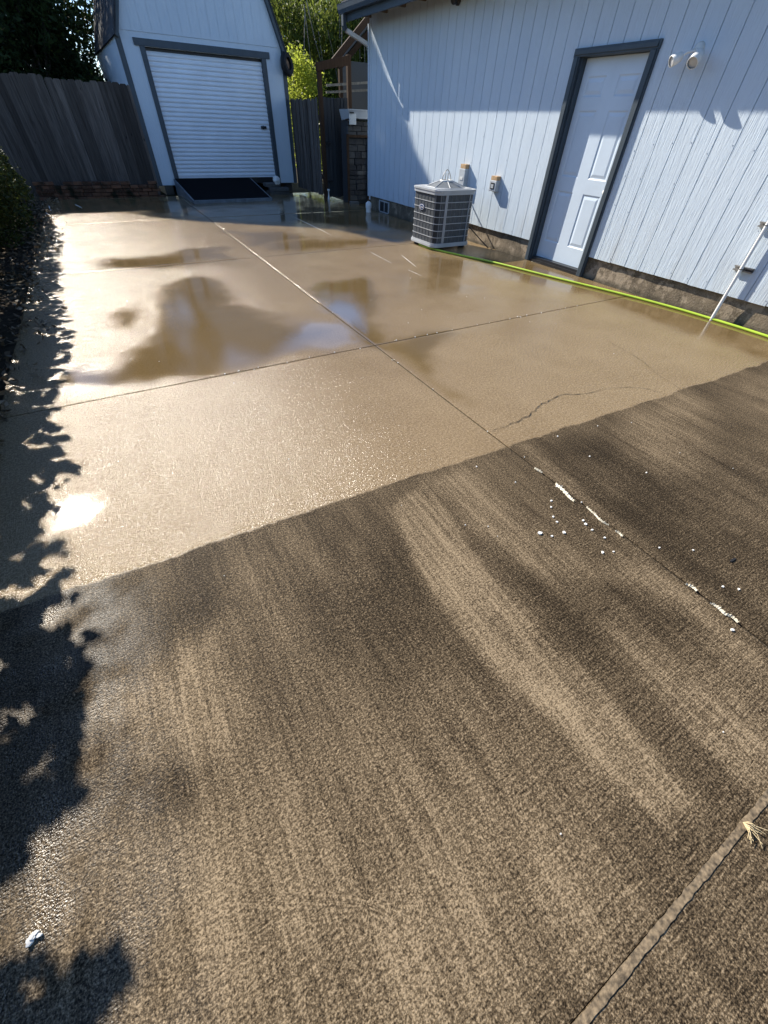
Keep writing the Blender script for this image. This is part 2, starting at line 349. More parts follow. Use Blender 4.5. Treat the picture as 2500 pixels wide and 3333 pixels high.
LIGHT = [([(1.02, 1.30), (.785, 1.233), (.745, .99), (.702, .854), (.688, .688), (.684, .483), (.696, .31), (.739, .092), (.776, -.094), (.819, -.3), (.97, -.3), (.985, .022), (.986, .196), (.962, .453), (.958, .683), (.991, .859), (1.052, 1.093)], .028, .7),
         ([(.785, 1.05), (.745, .99), (.702, .854), (.688, .688), (.684, .483), (.696, .31), (.739, .092), (.776, -.094), (.819, -.246), (.85, -.246), (.80, -.05), (.765, .12), (.74, .33), (.745, .6), (.77, .85)], .02, .85),
         ([(1.0, 1.33), (1.067, .936), (1.115, .702), (1.168, .505), (1.3, .45), (1.442, .374), (1.381, .71), (1.328, 1.039), (1.36, 1.33)], .1, .55),
         ([(1.467, .43), (1.655, .40), (1.69, .085), (1.65, -.15), (1.5, -.12), (1.45, .1)], .12, .5),
         ([(1.193, .206), (1.298, .025), (1.376, -.13), (1.399, -.39), (1.15, -.39), (1.12, -.1)], .12, .55),
         ([(-.544, .832), (-.352, .932), (-.156, .969), (-.178, .792), (-.227, .516), (-.321, .52), (-.378, .584), (-.456, .685), (-.472, .756)], .16, .95),
         ([(-.6, .45), (-.3, .5), (.2, .42), (.55, .2), (.6, -.35), (-.6, -.35)], .35, .55),
         ([(1.74, 1.36), (1.9, 1.33), (1.85, 1.0), (1.76, .7), (1.735, .9)], .06, .4),
         ([(2.6, 1.30), (3.5, 1.27), (3.1, .85), (2.6, .62), (2.3, .9)], .2, .45),
         ([(3.9, 1.2), (5.2, 1.1), (4.6, .5), (3.3, .4)], .25, .3),
         ([(-.1, 1.25), (.4, 1.3), (.42, .95), (.05, .8)], .2, .3)]
DARK = [([(-.6, 1.38), (-.1, 1.36), (-.15, 1.0), (-.4, .92), (-.62, .95)], .1, .5), ([(.3, 1.36), (.72, 1.32), (.67, .7), (.5, .3), (.2, .6), (.15, 1.0)], .2, .35),
        ([(1.74, 1.3), (2.6, 1.25), (2.3, .6), (2.0, .2), (1.75, -.3), (1.74, .6)], .15, .55), ([(1.02, .8), (1.2, .5), (1.25, .1), (1.02, .2)], .1, .5),
        ([(1.4, .35), (1.55, .3), (1.58, -.02), (1.4, .08)], .07, .6), ([(-.55, .62), (-.35, .55), (-.28, .42), (-.5, .42)], .06, .5),
        ([(2.2, .9), (3.0, .7), (2.6, .2), (2.1, .1)], .25, .3)]
DL, DR, JX = -1.05, 5.47, 1.722
rows = [-3.9, -.40, 3.12, 6.64, 10.1, 13.35]
V, F, COLS = [], [], []
for (x0, x1) in ((DL, JX), (JX, DR)):
    for y0, y1 in zip(rows[:-1], rows[1:]):
        gap = .0055
        ax, bx, ay, by = x0 + gap, x1 - gap, y0 + (.0012 if y0 == -.40 else gap), y1 - (.0012 if y1 == -.40 else gap)
        step = .028 if y1 < 8 else .05
        xs = np.concatenate([[ax, ax + .007], np.linspace(ax + .014, bx - .014, int((bx - ax) / step)), [bx - .007, bx]])
        ys = np.concatenate([[ay, ay + .007], np.linspace(ay + .014, by - .014, int((by - ay) / step)), [by - .007, by]])
        XX, YY = np.meshgrid(xs, ys); nx, ny = len(xs), len(ys)
        ed = np.minimum(np.minimum(XX - ax, bx - XX), np.minimum(YY - ay, by - YY))
        P = np.stack([XX.ravel(), YY.ravel()], 1)
        wob = P + np.stack([fbm(P, 3.1, 5) - .5, fbm(P, 3.1, 9) - .5], 1) * .22
        zz = -np.where(YY.ravel() > 4.4, .006, .0016) * np.clip(1 - ed.ravel() / .012, 0, 1) ** 2 + .0025 * (fbm(P, 1.1, 2) - .5)
        film_shade = np.zeros(len(P)); pud = np.zeros(len(P)); lig = np.zeros(len(P)); drk = np.zeros(len(P))
        for q, wd in FILM_SHADE: film_shade = np.maximum(film_shade, soft(wob, q, wd) * (.62 if q[0][1] > 13 else 1))
        film_shade = np.clip(film_shade * (.62 + .76 * fbm(P, 2.3, 41)) + np.clip((fbm(P, .9, 31) - .55) * 2.2, 0, .3) * np.clip((P[:, 0] + .2) * .6, 0, 1), 0, 1)
        for q, wd in PUD: pud = np.maximum(pud, soft(P + (wob - P) * .25, q, wd))
        wl = P + np.stack([fbm(P, 7, 15) - .5, fbm(P, 7, 19) - .5], 1) * .04
        for q, wd, k in LIGHT: lig = np.maximum(lig, k * soft(wl, q, wd))
        for q, wd, k in DARK: drk = np.maximum(drk, k * soft(wl, q, wd))
        base = sum(len(v) for v in V)
        V.append(np.stack([P[:, 0], P[:, 1], zz], 1)); COLS.append(np.stack([film_shade, pud, lig, drk], 1))
        idx = np.arange(nx * ny).reshape(ny, nx) + base
        F.append(np.stack([idx[:-1, :-1], idx[:-1, 1:], idx[1:, 1:], idx[1:, :-1]], -1).reshape(-1, 4))
        # skirt down the slab edges
        ring = np.concatenate([idx[0, :], idx[1:, -1], idx[-1, -2::-1], idx[-2:0:-1, 0]]); k = len(ring)
        top_ = V[-1][ring - base].copy(); low = top_.copy(); low[:, 2] = -.032; b2 = base + nx * ny + k
        rc_ = COLS[-1][ring - base]; V += [top_, low]; COLS += [rc_, rc_]; nxt = np.roll(np.arange(k), -1)
        F.append(np.stack([b2 - k + np.arange(k), b2 + np.arange(k), b2 + nxt, b2 - k + nxt], 1))
V = np.concatenate(V); F = np.concatenate(F); COLS = np.concatenate(COLS)
me = bpy.data.meshes.new('driveway'); me.vertices.add(len(V)); me.vertices.foreach_set('co', V.astype(np.float32).ravel())
me.loops.add(len(F) * 4); me.loops.foreach_set('vertex_index', F.astype(np.int32).ravel())
me.polygons.add(len(F)); me.polygons.foreach_set('loop_start', np.arange(0, len(F) * 4, 4, dtype=np.int32))
me.polygons.foreach_set('use_smooth', np.ones(len(F), bool))
me.update(calc_edges=True); me.materials.append(M['drive'])
me.attributes.new('stain', 'FLOAT_COLOR', 'POINT').data.foreach_set('color', COLS.astype(np.float32).ravel())
drive = bpy.data.objects.new('driveway', me); C.objects.link(drive); tag(drive, kind='structure')

jf = MB(); jf.box((DL + .01, rows[0], -.03), (DR - .01, rows[-1] - .01, -.008)); jf.build('joint_filler', M['dirtline'], drive)
def ribbon(mb, pts, wd, z, jit=.3, sub=6, seed=1, wander=.001):
    r = random.Random(seed); Q = []
    for (a, b) in zip(pts[:-1], pts[1:]):
        for k in range(sub): t = k / sub; Q.append(((a[0] + (b[0] - a[0]) * t) + r.uniform(-1, 1) * wander, (a[1] + (b[1] - a[1]) * t) + r.uniform(-1, 1) * wander))
    Q.append(pts[-1]); vs, k = [], len(Q)
    for i, q in enumerate(Q):
        d = Vector(Q[min(i + 1, k - 1)]) - Vector(Q[max(i - 1, 0)]); d.normalize(); nn = Vector((-d.y, d.x)); e = min(1, 3 * min(i, k - 1 - i) / k + .25)
        ww = wd * e * r.uniform(1 - jit, 1 + jit) / 2
        vs += [(q[0] + nn.x * ww, q[1] + nn.y * ww, z), (q[0] - nn.x * ww, q[1] - nn.y * ww, z)]
    mb.add(vs, [(2 * i + 1, 2 * i + 3, 2 * i + 2, 2 * i) for i in range(k - 1)])
cr = MB()
ribbon(cr, [(1.726, 1.547), (1.924, 1.548), (2.106, 1.576), (2.328, 1.651), (2.577, 1.683), (2.76, 1.609), (2.999, 1.591)], .0055, .0035, .6, 7, 2, .009)
ribbon(cr, [(2.999, 1.591), (3.15, 1.534), (3.265, 1.45), (3.325, 1.33)], .003, .0035, .5, 5, 3, .007)
ribbon(cr, [(3.912, 2.549), (3.806, 2.156), (3.711, 1.794), (3.592, 1.571), (3.528, 1.366), (3.3, .8)], .002, .0035, .7, 7, 4, .008)
cr.build('crack', M['dirtline'], drive)
sc_ = MB()
for i, (a, b) in enumerate([((3.388, 6.324), (3.357, 5.605)), ((3.385, 5.204), (3.394, 4.881)), ((3.372, 9.888), (3.353, 7.71)), ((3.75, 5.98), (3.58, 5.296)), ((-1.0, 12.42), (-.944, 11.667)), ((-1.03, 11.511), (-.957, 11.153)), ((-.53, 12.481), (-.406, 11.915))]):
    ribbon(sc_, [a, b], .007 if i < 4 else .02, .004, .5, 10, 20 + i)
sc_.build('pale_line', M['paper'], drive)  # thin white lines lying just above the slab
gr = MB(); ribbon(gr, [(-1.0, -.415), (.4, -.41), (1.0, -.405), (1.70, -.40)], .019, .003, .16, 40, 9, .0006); gr.build('joint_grout', M['tanmortar'], drive)

# ------------------------------------------------------------------ house
H = thing('house', (WX, 4, 0), 'pale blue house wall of grooved vertical siding with a low eave and gutter', 'house')
Y1, Y0, ZT, ZB = 10.30, -4.2, 3.05, .24
DY0, DY1, DZ = 4.00, 5.06, 2.115       # siding opening behind the door casing
b = MB()
b.box((WX + .012, DY1, ZB + .004), (WX + .05, Y1 - .002, ZT)); b.box((WX + .012, Y0, ZB + .004), (WX + .05, DY0, ZT)); b.box((WX + .012, DY0 + .001, DZ), (WX + .05, DY1 - .001, ZT - .001))
ys = [4.038 + .206 * k for k in range(-40, 31)]
ys = [Y0] + [y for y in ys if Y0 + .03 < y < Y1 - .03] + [Y1]
for a, c in zip(ys[:-1], ys[1:]):
    g0, g1 = a + .0045, c - .0045
    spans = [(g0, g1, ZB + rnd.uniform(-.003, .003))]
    if g1 > DY0 and g0 < DY1:
        spans = []
        if g0 < DY0: spans.append((g0, DY0, ZB))
        if g1 > DY1: spans.append((DY1, g1, ZB))
        spans.append((max(g0, DY0 + .0005), min(g1, DY1 - .0005), DZ + .002))
    for p, q, z in spans: b.box((WX, p, z), (WX + .0119, q, ZT + .001))
    for z in [.34, .75, 1.05, 1.35]:                       # nail heads along the board edges
        yy = a + .022 + rnd.uniform(-.004, .004); zz = z + rnd.uniform(-.06, .06)
        if rnd.random() < .55 and not (DY0 - .05 < yy < DY1 + .05): b.lathe([(0, -.0012), (.0045, -.0008), (.0045, .002)], (WX, yy, zz), (-1, 0, 0), 6, .5, 1)
b.build('siding_wall', [M['siding'], M['steel']], H)
b = MB(); b.box((WX + .0125, Y1 - .001, ZB), (WX + 6.2, Y1 + .02, ZT - .02)); b.build('end_wall', M['siding'], H)
b = MB(); b.box((WX - .018, Y1 - .005, ZB - .01), (WX + .09, Y1 + .04, 2.76)); b.build('corner_trim', M['siding'], H)
# footing with the dark shadow gap under the siding
f = MB(); fx = WX + .034
npt = 60
for (ya, yb) in ((Y0, DY0 + .03), (DY1 - .03, Y1)):
    k = max(2, int((yb - ya) / .12)); vs = []
    for i in range(k + 1):
        y = ya + (yb - ya) * i / k
        for z, o in ((-.03, -.012), (.03, -.004), (.10, .0), (.165, .003), (.235, .004), (.3, .006)):
            vs.append((fx + o + rnd.uniform(-.004, .004), y, z))
    f.add(vs, [(i * 6 + j, i * 6 + j + 1, (i + 1) * 6 + j + 1, (i + 1) * 6 + j) for i in range(k) for j in range(5)], smooth=True)
f.box((fx + .031, Y0, -.03), (fx + .3, DY0 - .001, .28)); f.box((fx + .031, DY1 + .001, -.03), (fx + .3, Y1 - .01, .28))
FO = f.build('foundation', M['found'], H)
v = MB()
v.box((fx - .022, 9.40, .015), (fx + .0, 9.43, .19)); v.box((fx - .022, 9.81, .015), (fx + .0, 9.84, .19)); v.box((fx - .0215, 9.40, .19), (fx, 9.84, .21)); v.box((fx - .0215, 9.4301, -.002), (fx, 9.8099, .014))
v.box((fx - .018, 9.60, .015), (fx - .006, 9.62, .19)); v.box((fx - .012, 9.43, .015), (fx - .008, 9.60, .19), mi=1); v.box((fx - .012, 9.62, .015), (fx - .008, 9.81, .19), mi=1)
v.build('vent', [M['box'], M['black']], FO)
# door casing, jamb, threshold, leaf
d = MB(); cx0 = WX - .024
d.box((cx0, 4.985, .0), (WX + .014, 5.075, 2.055)); d.box((cx0, 3.975, .0), (WX + .014, 4.065, 2.055)); d.box((cx0 - .002, 3.97, 2.0555), (WX + .014, 5.08, 2.125))
d.box((cx0 - .012, 5.0, .0), (cx0 - .0005, 5.06, 2.055)); d.box((cx0 - .012, 3.99, .0), (cx0 - .0005, 4.05, 2.055)); d.box((cx0 - .014, 3.99, 2.0705), (cx0 - .0025, 5.06, 2.11))
d.box((WX + .0145, 4.965, .0), (WX + .16, 5.06, 2.09)); d.box((WX + .0145, 3.99, .0), (WX + .16, 4.085, 2.09)); d.box((WX + .0145, 4.0855, 2.055), (WX + .16, 4.9645, 2.0895))
DF = d.build('door_frame', M['trim'], H, .004)
d = MB(); d.box((WX - .012, 4.066, -.01), (WX + .15, 4.964, .03)); d.box((WX + .01, 4.0855, .0305), (WX + .13, 4.9645, .058)); d.build('threshold', M['black'], DF)
dx = WX + .088
d = MB(); dy0, dy1, dz0, dz1 = 4.09, 4.96, .062, 2.05
d.box((dx + .008, dy0, dz0), (dx + .045, dy1, dz1))
cols_ = [(4.165, 4.44), (4.61, 4.885)]; rws = [(.27, .85), (1.0, 1.62), (1.735, 1.905)]
ycuts = [dy0, 4.165, 4.44, 4.61, 4.885, dy1]; zcuts = [dz0, .27, .85, 1.0, 1.62, 1.735, 1.905, dz1]
for i in range(5):
    for j in range(7):
        a0, a1, c0, c1 = ycuts[i], ycuts[i + 1], zcuts[j], zcuts[j + 1]
        if i in (1, 3) and j in (1, 3, 5):
            m1, m2 = .022, .05                           # sticking slope, recess, raised field
            def ring(m, x): return [(x, a0 + m, c0 + m), (x, a1 - m, c0 + m), (x, a1 - m, c1 - m), (x, a0 + m, c1 - m)]
            R_ = [ring(0, dx), ring(.012, dx + .0075), ring(m1, dx + .0075), ring(m2, dx + .001)]
            vs = sum(R_, []); fs = [(4 * k + q, 4 * k + 4 + q, 4 * k + 4 + (q + 1) % 4, 4 * k + (q + 1) % 4) for k in range(3) for q in range(4)] + [(15, 14, 13, 12)]
            d.add(vs, fs)
        else: d.add([(dx, a0, c0), (dx, a1, c0), (dx, a1, c1), (dx, a0, c1)], [(3, 2, 1, 0)])
DO = d.build('door', M['door'], H)
d = MB(); d.lathe([(.0, .022), (.012, .02), (.018, .008), (.03, .004), (.031, -.001)], (dx, 4.125, .90), (-1, 0, 0), 16); d.box((dx - .003, 4.091, .86), (dx + .001, 4.105, .95)); d.build('latch_plate', M['pvc'], DO)
# eave: fascia, gutter, soffit, rafters, roof, downspout
b = MB(); b.box((WX - .455, Y0, 2.745), (WX - .425, 10.42, 2.95)); b.build('fascia', M['trim'], H, .003)
gp = [(-.57, 2.93), (-.575, 2.945), (-.56, 2.95), (-.56, 2.93), (-.552, 2.885), (-.535, 2.845), (-.46, 2.842), (-.46, 2.94), (-.456, 2.94), (-.456, 2.835), (-.54, 2.835), (-.56, 2.88)]
b = MB(); b.add([(WX + x, y, z) for y in (Y0, 10.50) for x, z in gp], [(i, (i + 1) % 12, 12 + (i + 1) % 12, 12 + i) for i in range(12)])
b.add([(WX - .57, 10.5001, 2.945), (WX - .57, 10.5001, 2.93), (WX - .56, 10.5001, 2.88), (WX - .54, 10.5001, 2.835), (WX - .456, 10.5001, 2.835), (WX - .456, 10.5001, 2.94)], [(0, 1, 2, 3, 4, 5)])
b.build('gutter', M['trim'], H)
b = MB(); b.box((WX - .424, Y0, 2.965), (WX + .02, 10.4, 2.98)); 
for y in np.arange(-3.8, 10.4, .61): b.box((WX - .42, y, 2.82), (WX - .0005, y + .04, 2.9645), .3)
b.build('soffit', M['soffit'], H)
b = MB(); q = .30
b.add([(WX - .50, Y0, 2.955), (WX + 5.5, Y0, 2.955 + 6 * q), (WX + 5.5, 10.46, 2.955 + 6 * q), (WX - .50, 10.46, 2.955), (WX - .50, Y0, 2.985), (WX + 5.5, Y0, 2.985 + 6 * q), (WX + 5.5, 10.46, 2.985 + 6 * q), (WX - .50, 10.46, 2.985)],
      [(3, 2, 1, 0), (4, 5, 6, 7), (0, 1, 5, 4), (1, 2, 6, 5), (2, 3, 7, 6), (3, 0, 4, 7)]); b.build('roof', M['roof'], H)
b = MB(); b.add([(WX - .42, 10.421, 2.75), (WX + 5.5, 10.421, 2.75 + 5.92 * q), (WX + 5.5, 10.421, 2.94 + 5.92 * q), (WX - .42, 10.421, 2.94), (WX - .42, 10.45, 2.75), (WX + 5.5, 10.45, 2.75 + 5.92 * q), (WX + 5.5, 10.45, 2.94 + 5.92 * q), (WX - .42, 10.45, 2.94)],
      [(3, 2, 1, 0), (4, 5, 6, 7), (0, 1, 5, 4), (1, 2, 6, 5), (2, 3, 7, 6), (3, 0, 4, 7)]); b.build('rake_board', M['trim'], H)
def duct(mb, pts, a, b_):
    """rectangular pipe, a wide along y, b_ deep"""
    P = [Vector(p) for p in pts]; vs = []
    for i, p in enumerate(P):
        dd = (P[min(i + 1, len(P) - 1)] - P[max(i - 1, 0)]).normalized(); u = Vector((0, 1, 0)); v = dd.cross(u).normalized()
        vs += [p + u * a + v * b_, p - u * a + v * b_, p - u * a - v * b_, p + u * a - v * b_]
    mb.add(vs, [(4 * i + k, 4 * i + (k + 1) % 4, 4 * i + 4 + (k + 1) % 4, 4 * i + 4 + k) for i in range(len(P) - 1) for k in range(4)])
b = MB(); duct(b, [(WX - .505, 10.37, 2.84), (WX - .505, 10.37, 2.70), (WX - .47, 10.37, 2.655)], .042, .03); DS = b.build('downspout_outlet', M['trim'], H, .003)
b = MB(); duct(b, [(WX - .46, 10.375, 2.65), (WX + .05, 10.40, 2.50), (WX + .10, 10.40, 2.44), (WX + .10, 10.40, .15)], .036, .028); b.build('downspout', M['pvc'], H, .003)

# ------------------------------------------------------------------ things on and beside the house wall
def wall_box(nm, loc, label, y0, y1, z0, z1, zw, dep, sock, grp):
    t = thing(nm, (WX, (y0 + y1) / 2, z0), label, 'electrical box', grp)
    m = MB(); m.box((WX - dep, y0 + .004, z1 + .0), (WX - .0005, y1 - .004, zw)); m.build('wood_block', M['cedar'], t, .002)
    m = MB(); m.box((WX - dep, y0, z0), (WX - .0006, y1, z1 - .001)); m.box((WX - dep - .006, y0 - .004, z0 + .006), (WX - dep - .0003, y1 + .004, z1 - .006)); m.build('cover', M['box'], t, .004)
    if sock:
        m = MB(); m.box((WX - dep - .012, y0 + .028, z0 + .028), (WX - dep - .0065, y1 - .028, z1 - .03), mi=0)
        m.box((WX - dep - .0165, y0 + .04, z0 + .04), (WX - dep - .0125, y1 - .045, z0 + .062), mi=1); m.box((WX - dep - .0165, y0 + .04, z1 - .07), (WX - dep - .0125, y1 - .045, z1 - .048), mi=1)
        m.build('socket', [M['black'], M['box']], t)
    else:
        m = MB(); m.box((WX - dep - .012, y0 + .03, z0 + .1), (WX - dep - .0065, y1 - .03, z0 + .14)); m.build('pull_tab', M['acw2'], t, .002)
    return t
wall_box('disconnect_box', 0, 'tall narrow grey electrical box with a cedar block on top, behind the air conditioner', 6.765, 6.905, .70, .945, 1.0, .08, False, 'grey electrical boxes on the siding')
wall_box('outlet_box', 0, 'small square grey outlet box with a dark socket, between air conditioner and door', 5.965, 6.105, .728, .862, .912, .078, True, 'grey electrical boxes on the siding')

t = thing('security_light', (WX, 3.55, 1.98), 'white twin-head security floodlight high on the wall right of the door', 'wall light')
m = MB(); m.lathe([(.0, .03), (.03, .03), (.045, .02), (.05, 0)], (WX, 3.55, 2.03), (-1, 0, 0), 20); m.lathe([(0, .07), (.014, .068), (.018, .05), (.018, .0)], (WX - .02, 3.55, 2.0), (-.8, 0, -.6), 12); m.build('base_plate', M['acw2'], t)
for yy, ax, s_ in ((3.665, (-.75, .35, -.35), .95), (3.46, (-.75, -.12, -.6), 1.12)):
    m = MB(); a = Vector(ax).normalized(); c = Vector((WX - .125, yy, 1.965)) - a * .03
    m.lathe([(0, -.03), (.02, -.028), (.036, -.01), (.043, .03), (.045, .085), (.040, .085)], tuple(c), ax, 20)
    m.tube([(WX - .03, 3.55, 2.02), (WX - .07, (3.55 + yy) / 2, 2.01), tuple(c)], .011, 8)
    for v_ in range(len(m.v)): p = Vector(m.v[v_]); m.v[v_] = tuple(c + (p - c) * s_)
    hd = m.build('lamp_head', M['pvc'], t)
    m = MB(); m.lathe([(.0405 * s_, .072 * s_), (.02, .074 * s_), (0, .075 * s_)], tuple(c), ax, 20); m.build('lens', M['lens'], hd)

t = thing('dome_camera', (WX, 7.54, 2.71), 'small black round camera under the gutter at the top of the wall', 'camera')
m = MB(); m.lathe([(.055, 0), (.055, .03), (.03, .035), (.03, .07)], (WX, 7.54, 2.74), (-1, 0, 0), 18); m.build('mount', M['black'], t)
m = MB(); m.lathe([(0, -.05)] + [(.05 * math.cos(R(a)), .05 * math.sin(R(a))) for a in range(-75, 90, 15)] + [(0, .05)], (WX - .085, 7.54, 2.735), (-.5, 0, -1), 18); m.build('dome', M['black'], t)

t = thing('conduit_pipe', (WX - .05, 2.14, 0), 'thin white upright pipe clamped to the siding at the right edge', 'pipe')
m = MB(); m.tube([(WX - .05, 2.145, -.005), (WX - .05, 2.145, 2.8)], .0165, 14); m.build('pipe', M['pvc'], t)
for z in (.49, .853, 1.9):
    m = MB(); yA, yB = 2.045, 2.225                                                 # open strut channel, lips towards the room
    m.box((WX - .004, yA, z - .02), (WX - .0008, yB, z + .02)); m.box((WX - .034, yA, z + .0175), (WX - .0045, yB, z + .02)); m.box((WX - .034, yA, z - .02), (WX - .0045, yB, z - .0175))
    m.box((WX - .0345, yA + .001, z + .009), (WX - .032, yB - .001, z + .0174)); m.box((WX - .0345, yA + .001, z - .0174), (WX - .032, yB - .001, z - .009))
    br = m.build('strut_bracket', M['steel'], t)
    m = MB(); m.tube([(WX - .034, 2.172, z), (WX - .05, 2.168, z), (WX - .069, 2.145, z), (WX - .05, 2.122, z), (WX - .034, 2.118, z)], .004, 6); m.box((WX - .03, yA + .01, z - .008), (WX - .006, 2.11, z + .008)); m.build('clamp_and_shade', M['black'], br)  # clamp, plus a black bar painting the shaded inside of the strut
t = thing('drain_cleanout', (5.2, 9.80, 0), 'short white capped drain pipe at the far house corner', 'drain pipe')
m = MB(); m.lathe([(.055, -.01), (.055, .12), (.052, .125)], (5.2, 9.80, 0), n=20); m.build('pipe_stub', M['pvc'], t)
m = MB(); m.lathe([(.0655, .075), (.0655, .115), (.062, .165), (.05, .175), (.03, .176), (.03, .195), (0, .196)], (5.2, 9.80, 0), n=20); m.build('cap', M['pvc'], t)

# ------------------------------------------------------------------ air conditioner
ax0, ax1, ay0, ay1, az0, az1 = 4.375, 5.12, 6.035, 6.755, .04, .757
t = thing('air_conditioner', (4.75, 6.4, 0), 'squat grey outdoor air conditioner with louvred sides standing by the house wall', 'air conditioner')
rr = .115
m = MB(); m.prism(rrect(ax0 + .012, ay0 + .012, ax1 - .012, ay1 - .012, rr - .01, 8), az0 + .04, az1 - .06, smooth=True); m.build('coil_guard', M['grille'], t)
m = MB(); m.prism(rrect(ax0 - .008, ay0 - .008, ax1 + .008, ay1 + .008, rr, 8), az0, az0 + .03, smooth=True); m.prism(rrect(ax0, ay0, ax1, ay1, rr, 8), az0 + .0301, az0 + .052, smooth=True); m.build('base_pan', M['acw'], t, .004)
for p in ((ax0 + .1, ay0 + .1), (ax1 - .1, ay0 + .1), (ax0 + .1, ay1 - .1), (ax1 - .1, ay1 - .1)):
    m = MB(); m.prism(rrect(p[0] - .04, p[1] - .04, p[0] + .04, p[1] + .04, .01, 2), -.002, az0 - .0005); m.build('foot', M['rubber'], t)
def ring_bar(z, h, o=.006):
    m = MB(); A = rrect(ax0 + o, ay0 + o, ax1 - o, ay1 - o, rr - o, 8); B = rrect(ax0 + .016, ay0 + .016, ax1 - .016, ay1 - .016, rr - .014, 8); k = len(A)
    vs = [(x, y, z) for x, y in A] + [(x, y, z + h) for x, y in A] + [(x, y, z) for x, y in B] + [(x, y, z + h) for x, y in B]
    fs = []
    for i in range(k):
        j = (i + 1) % k; fs += [(i, j, k + j, k + i), (k + i, k + j, 3 * k + j, 3 * k + i), (j, i, 2 * k + i, 2 * k + j)]
    return m.add(vs, fs, smooth=False)
for z in (.165, .252, .340, .428, .516, .604): ring_bar(z, .008).build('louvre_bar', M['acw'], t)
for x, ww in ((ax0 + .155, .015), (ax0 + .178, .015), (ax1 - .135, .007)): m = MB(); m.box((x, ay0 - .005, az0 + .053), (x + ww, ay0 + .013, az1 - .062)); m.build('corner_post', M['acw'], t)
for k in range(1, 6): m = MB(); m.box((ax0 + .2 + k * .075, ay0 + .0075, az0 + .054), (ax0 + .2018 + k * .075, ay0 + .0118, az1 - .0625)); m.build('wire_upright', M['wire'], t)
for k in range(1, 6): m = MB(); m.box((ax0 + .0075, ay0 + .09 + k * .09, az0 + .054), (ax0 + .0118, ay0 + .0918 + k * .09, az1 - .0625)); m.build('wire_upright', M['wire'], t)
m = MB(); m.prism(rrect(ax0 - .004, ay0 - .004, ax1 + .004, ay1 + .004, rr, 8), az1 - .06, az1 - .022, smooth=True); m.prism(rrect(ax0 - .012, ay0 - .012, ax1 + .012, ay1 + .012, rr, 8), az1 - .0219, az1, smooth=True)
m.prism(rrect(ax0 + .04, ay0 + .04, ax1 - .04, ay1 - .04, rr, 8), az1 + .0001, az1 + .008); m.build('lid', M['acw'], t, .004)
fc = (4.765, 6.40); m = MB(); k = 8
for i in range(k):
    a, c = 2 * math.pi * (i + .5) / k, 2 * math.pi * (i + 1.5) / k
    for r0, z0_, r1, z1_ in ((.31, az1 + .0085, .10, az1 + .075),):
        p = [(fc[0] + r0 * math.cos(a), fc[1] + r0 * math.sin(a), z0_), (fc[0] + r0 * math.cos(c), fc[1] + r0 * math.sin(c), z0_), (fc[0] + r1 * math.cos(c), fc[1] + r1 * math.sin(c), z1_), (fc[0] + r1 * math.cos(a), fc[1] + r1 * math.sin(a), z1_)]
        m.add(p, [(0, 1, 2, 3)])
    m.tube([p[0], p[3]], .007, 6, mi=1); m.tube([p[0], p[1]], .006, 6, mi=1)
FG = m.build('fan_guard', [M['wire'], M['acw']], t)
m = MB(); m.lathe([(.102, .066), (.102, .085), (.085, .09), (.083, .082), (0, .078)], (fc[0], fc[1], az1), n=20); m.build('hub_cap', M['acw2'], FG)
m = MB()
loop = [(fc[0] - .085 + .0, fc[1], az1 + .08)] + [(fc[0] - .085 * math.cos(R(a)) * (1 - .35 * math.sin(R(a))), fc[1], az1 + .09 + .115 * math.sin(R(a))) for a in range(5, 180, 12)] + [(fc[0] + .085, fc[1], az1 + .08)]
m.tube(loop, .006, 8); m.tube([(fc[0] - .022, fc[1], az1 + .08), (fc[0] - .022, fc[1], az1 + .165)], .006, 6); m.tube([(fc[0] + .022, fc[1], az1 + .08), (fc[0] + .022, fc[1], az1 + .17)], .006, 6)
m.build('lifting_bail', M['steel'], t)
# badge: dark blue oval with a white rim and script lettering
by, bz = 6.45, .519; bx_ = ax0 + .0055
m = MB(); ov = [(math.cos(2 * math.pi * i / 32), math.sin(2 * math.pi * i / 32)) for i in range(32)]
def oval(mb, ry, rz, x0_, x1_, mi): mb.add([(x0_, by + ry * c, bz + rz * s_) for c, s_ in ov] + [(x1_, by + ry * c, bz + rz * s_) for c, s_ in ov], [tuple(range(63, 31, -1))[::-1]] + [(i, (i + 1) % 32, 32 + (i + 1) % 32, 32 + i) for i in range(32)], mi=mi)
oval(m, .076, .039, bx_, bx_ - .006, 0); oval(m, .069, .034, bx_ - .001, bx_ - .0075, 1); oval(m, .061, .028, bx_ - .001, bx_ - .009, 0)
BG = m.build('badge', [M['blue'], M['white']], t)
cu = bpy.data.curves.new('badge_lettering', 'FONT'); cu.body = 'Carrier'; cu.size = .037; cu.shear = .35; cu.align_x = 'CENTER'; cu.align_y = 'CENTER'; cu.extrude = .0008
tmp = bpy.data.objects.new('badge_lettering', cu); C.objects.link(tmp); dg = bpy.context.evaluated_depsgraph_get(); dg.update()
tm = bpy.data.meshes.new_from_object(tmp.evaluated_get(dg)); bpy.data.objects.remove(tmp)
lo = bpy.data.objects.new('badge_lettering', tm); C.objects.link(lo); tm.materials.clear(); tm.materials.append(M['white'])
base = Vector(parent_base(BG)); tm.transform(Matrix.Translation(Vector((bx_ - .0105, by, bz)) - base) @ Matrix(((0, 0, -1, 0), (-1, 0, 0, 0), (0, 1, 0, 0), (0, 0, 0, 1)))); lo.parent = BG
m = MB(); m.tube(smooth_path([(ax1 - .03, 6.6, .62), (ax1 + .12, 6.66, .60), (ax1 + .25, 6.78, .66), (WX - .04, 6.83, .71)]), .011, 8)
m.build('power_whip', M['black'], t)
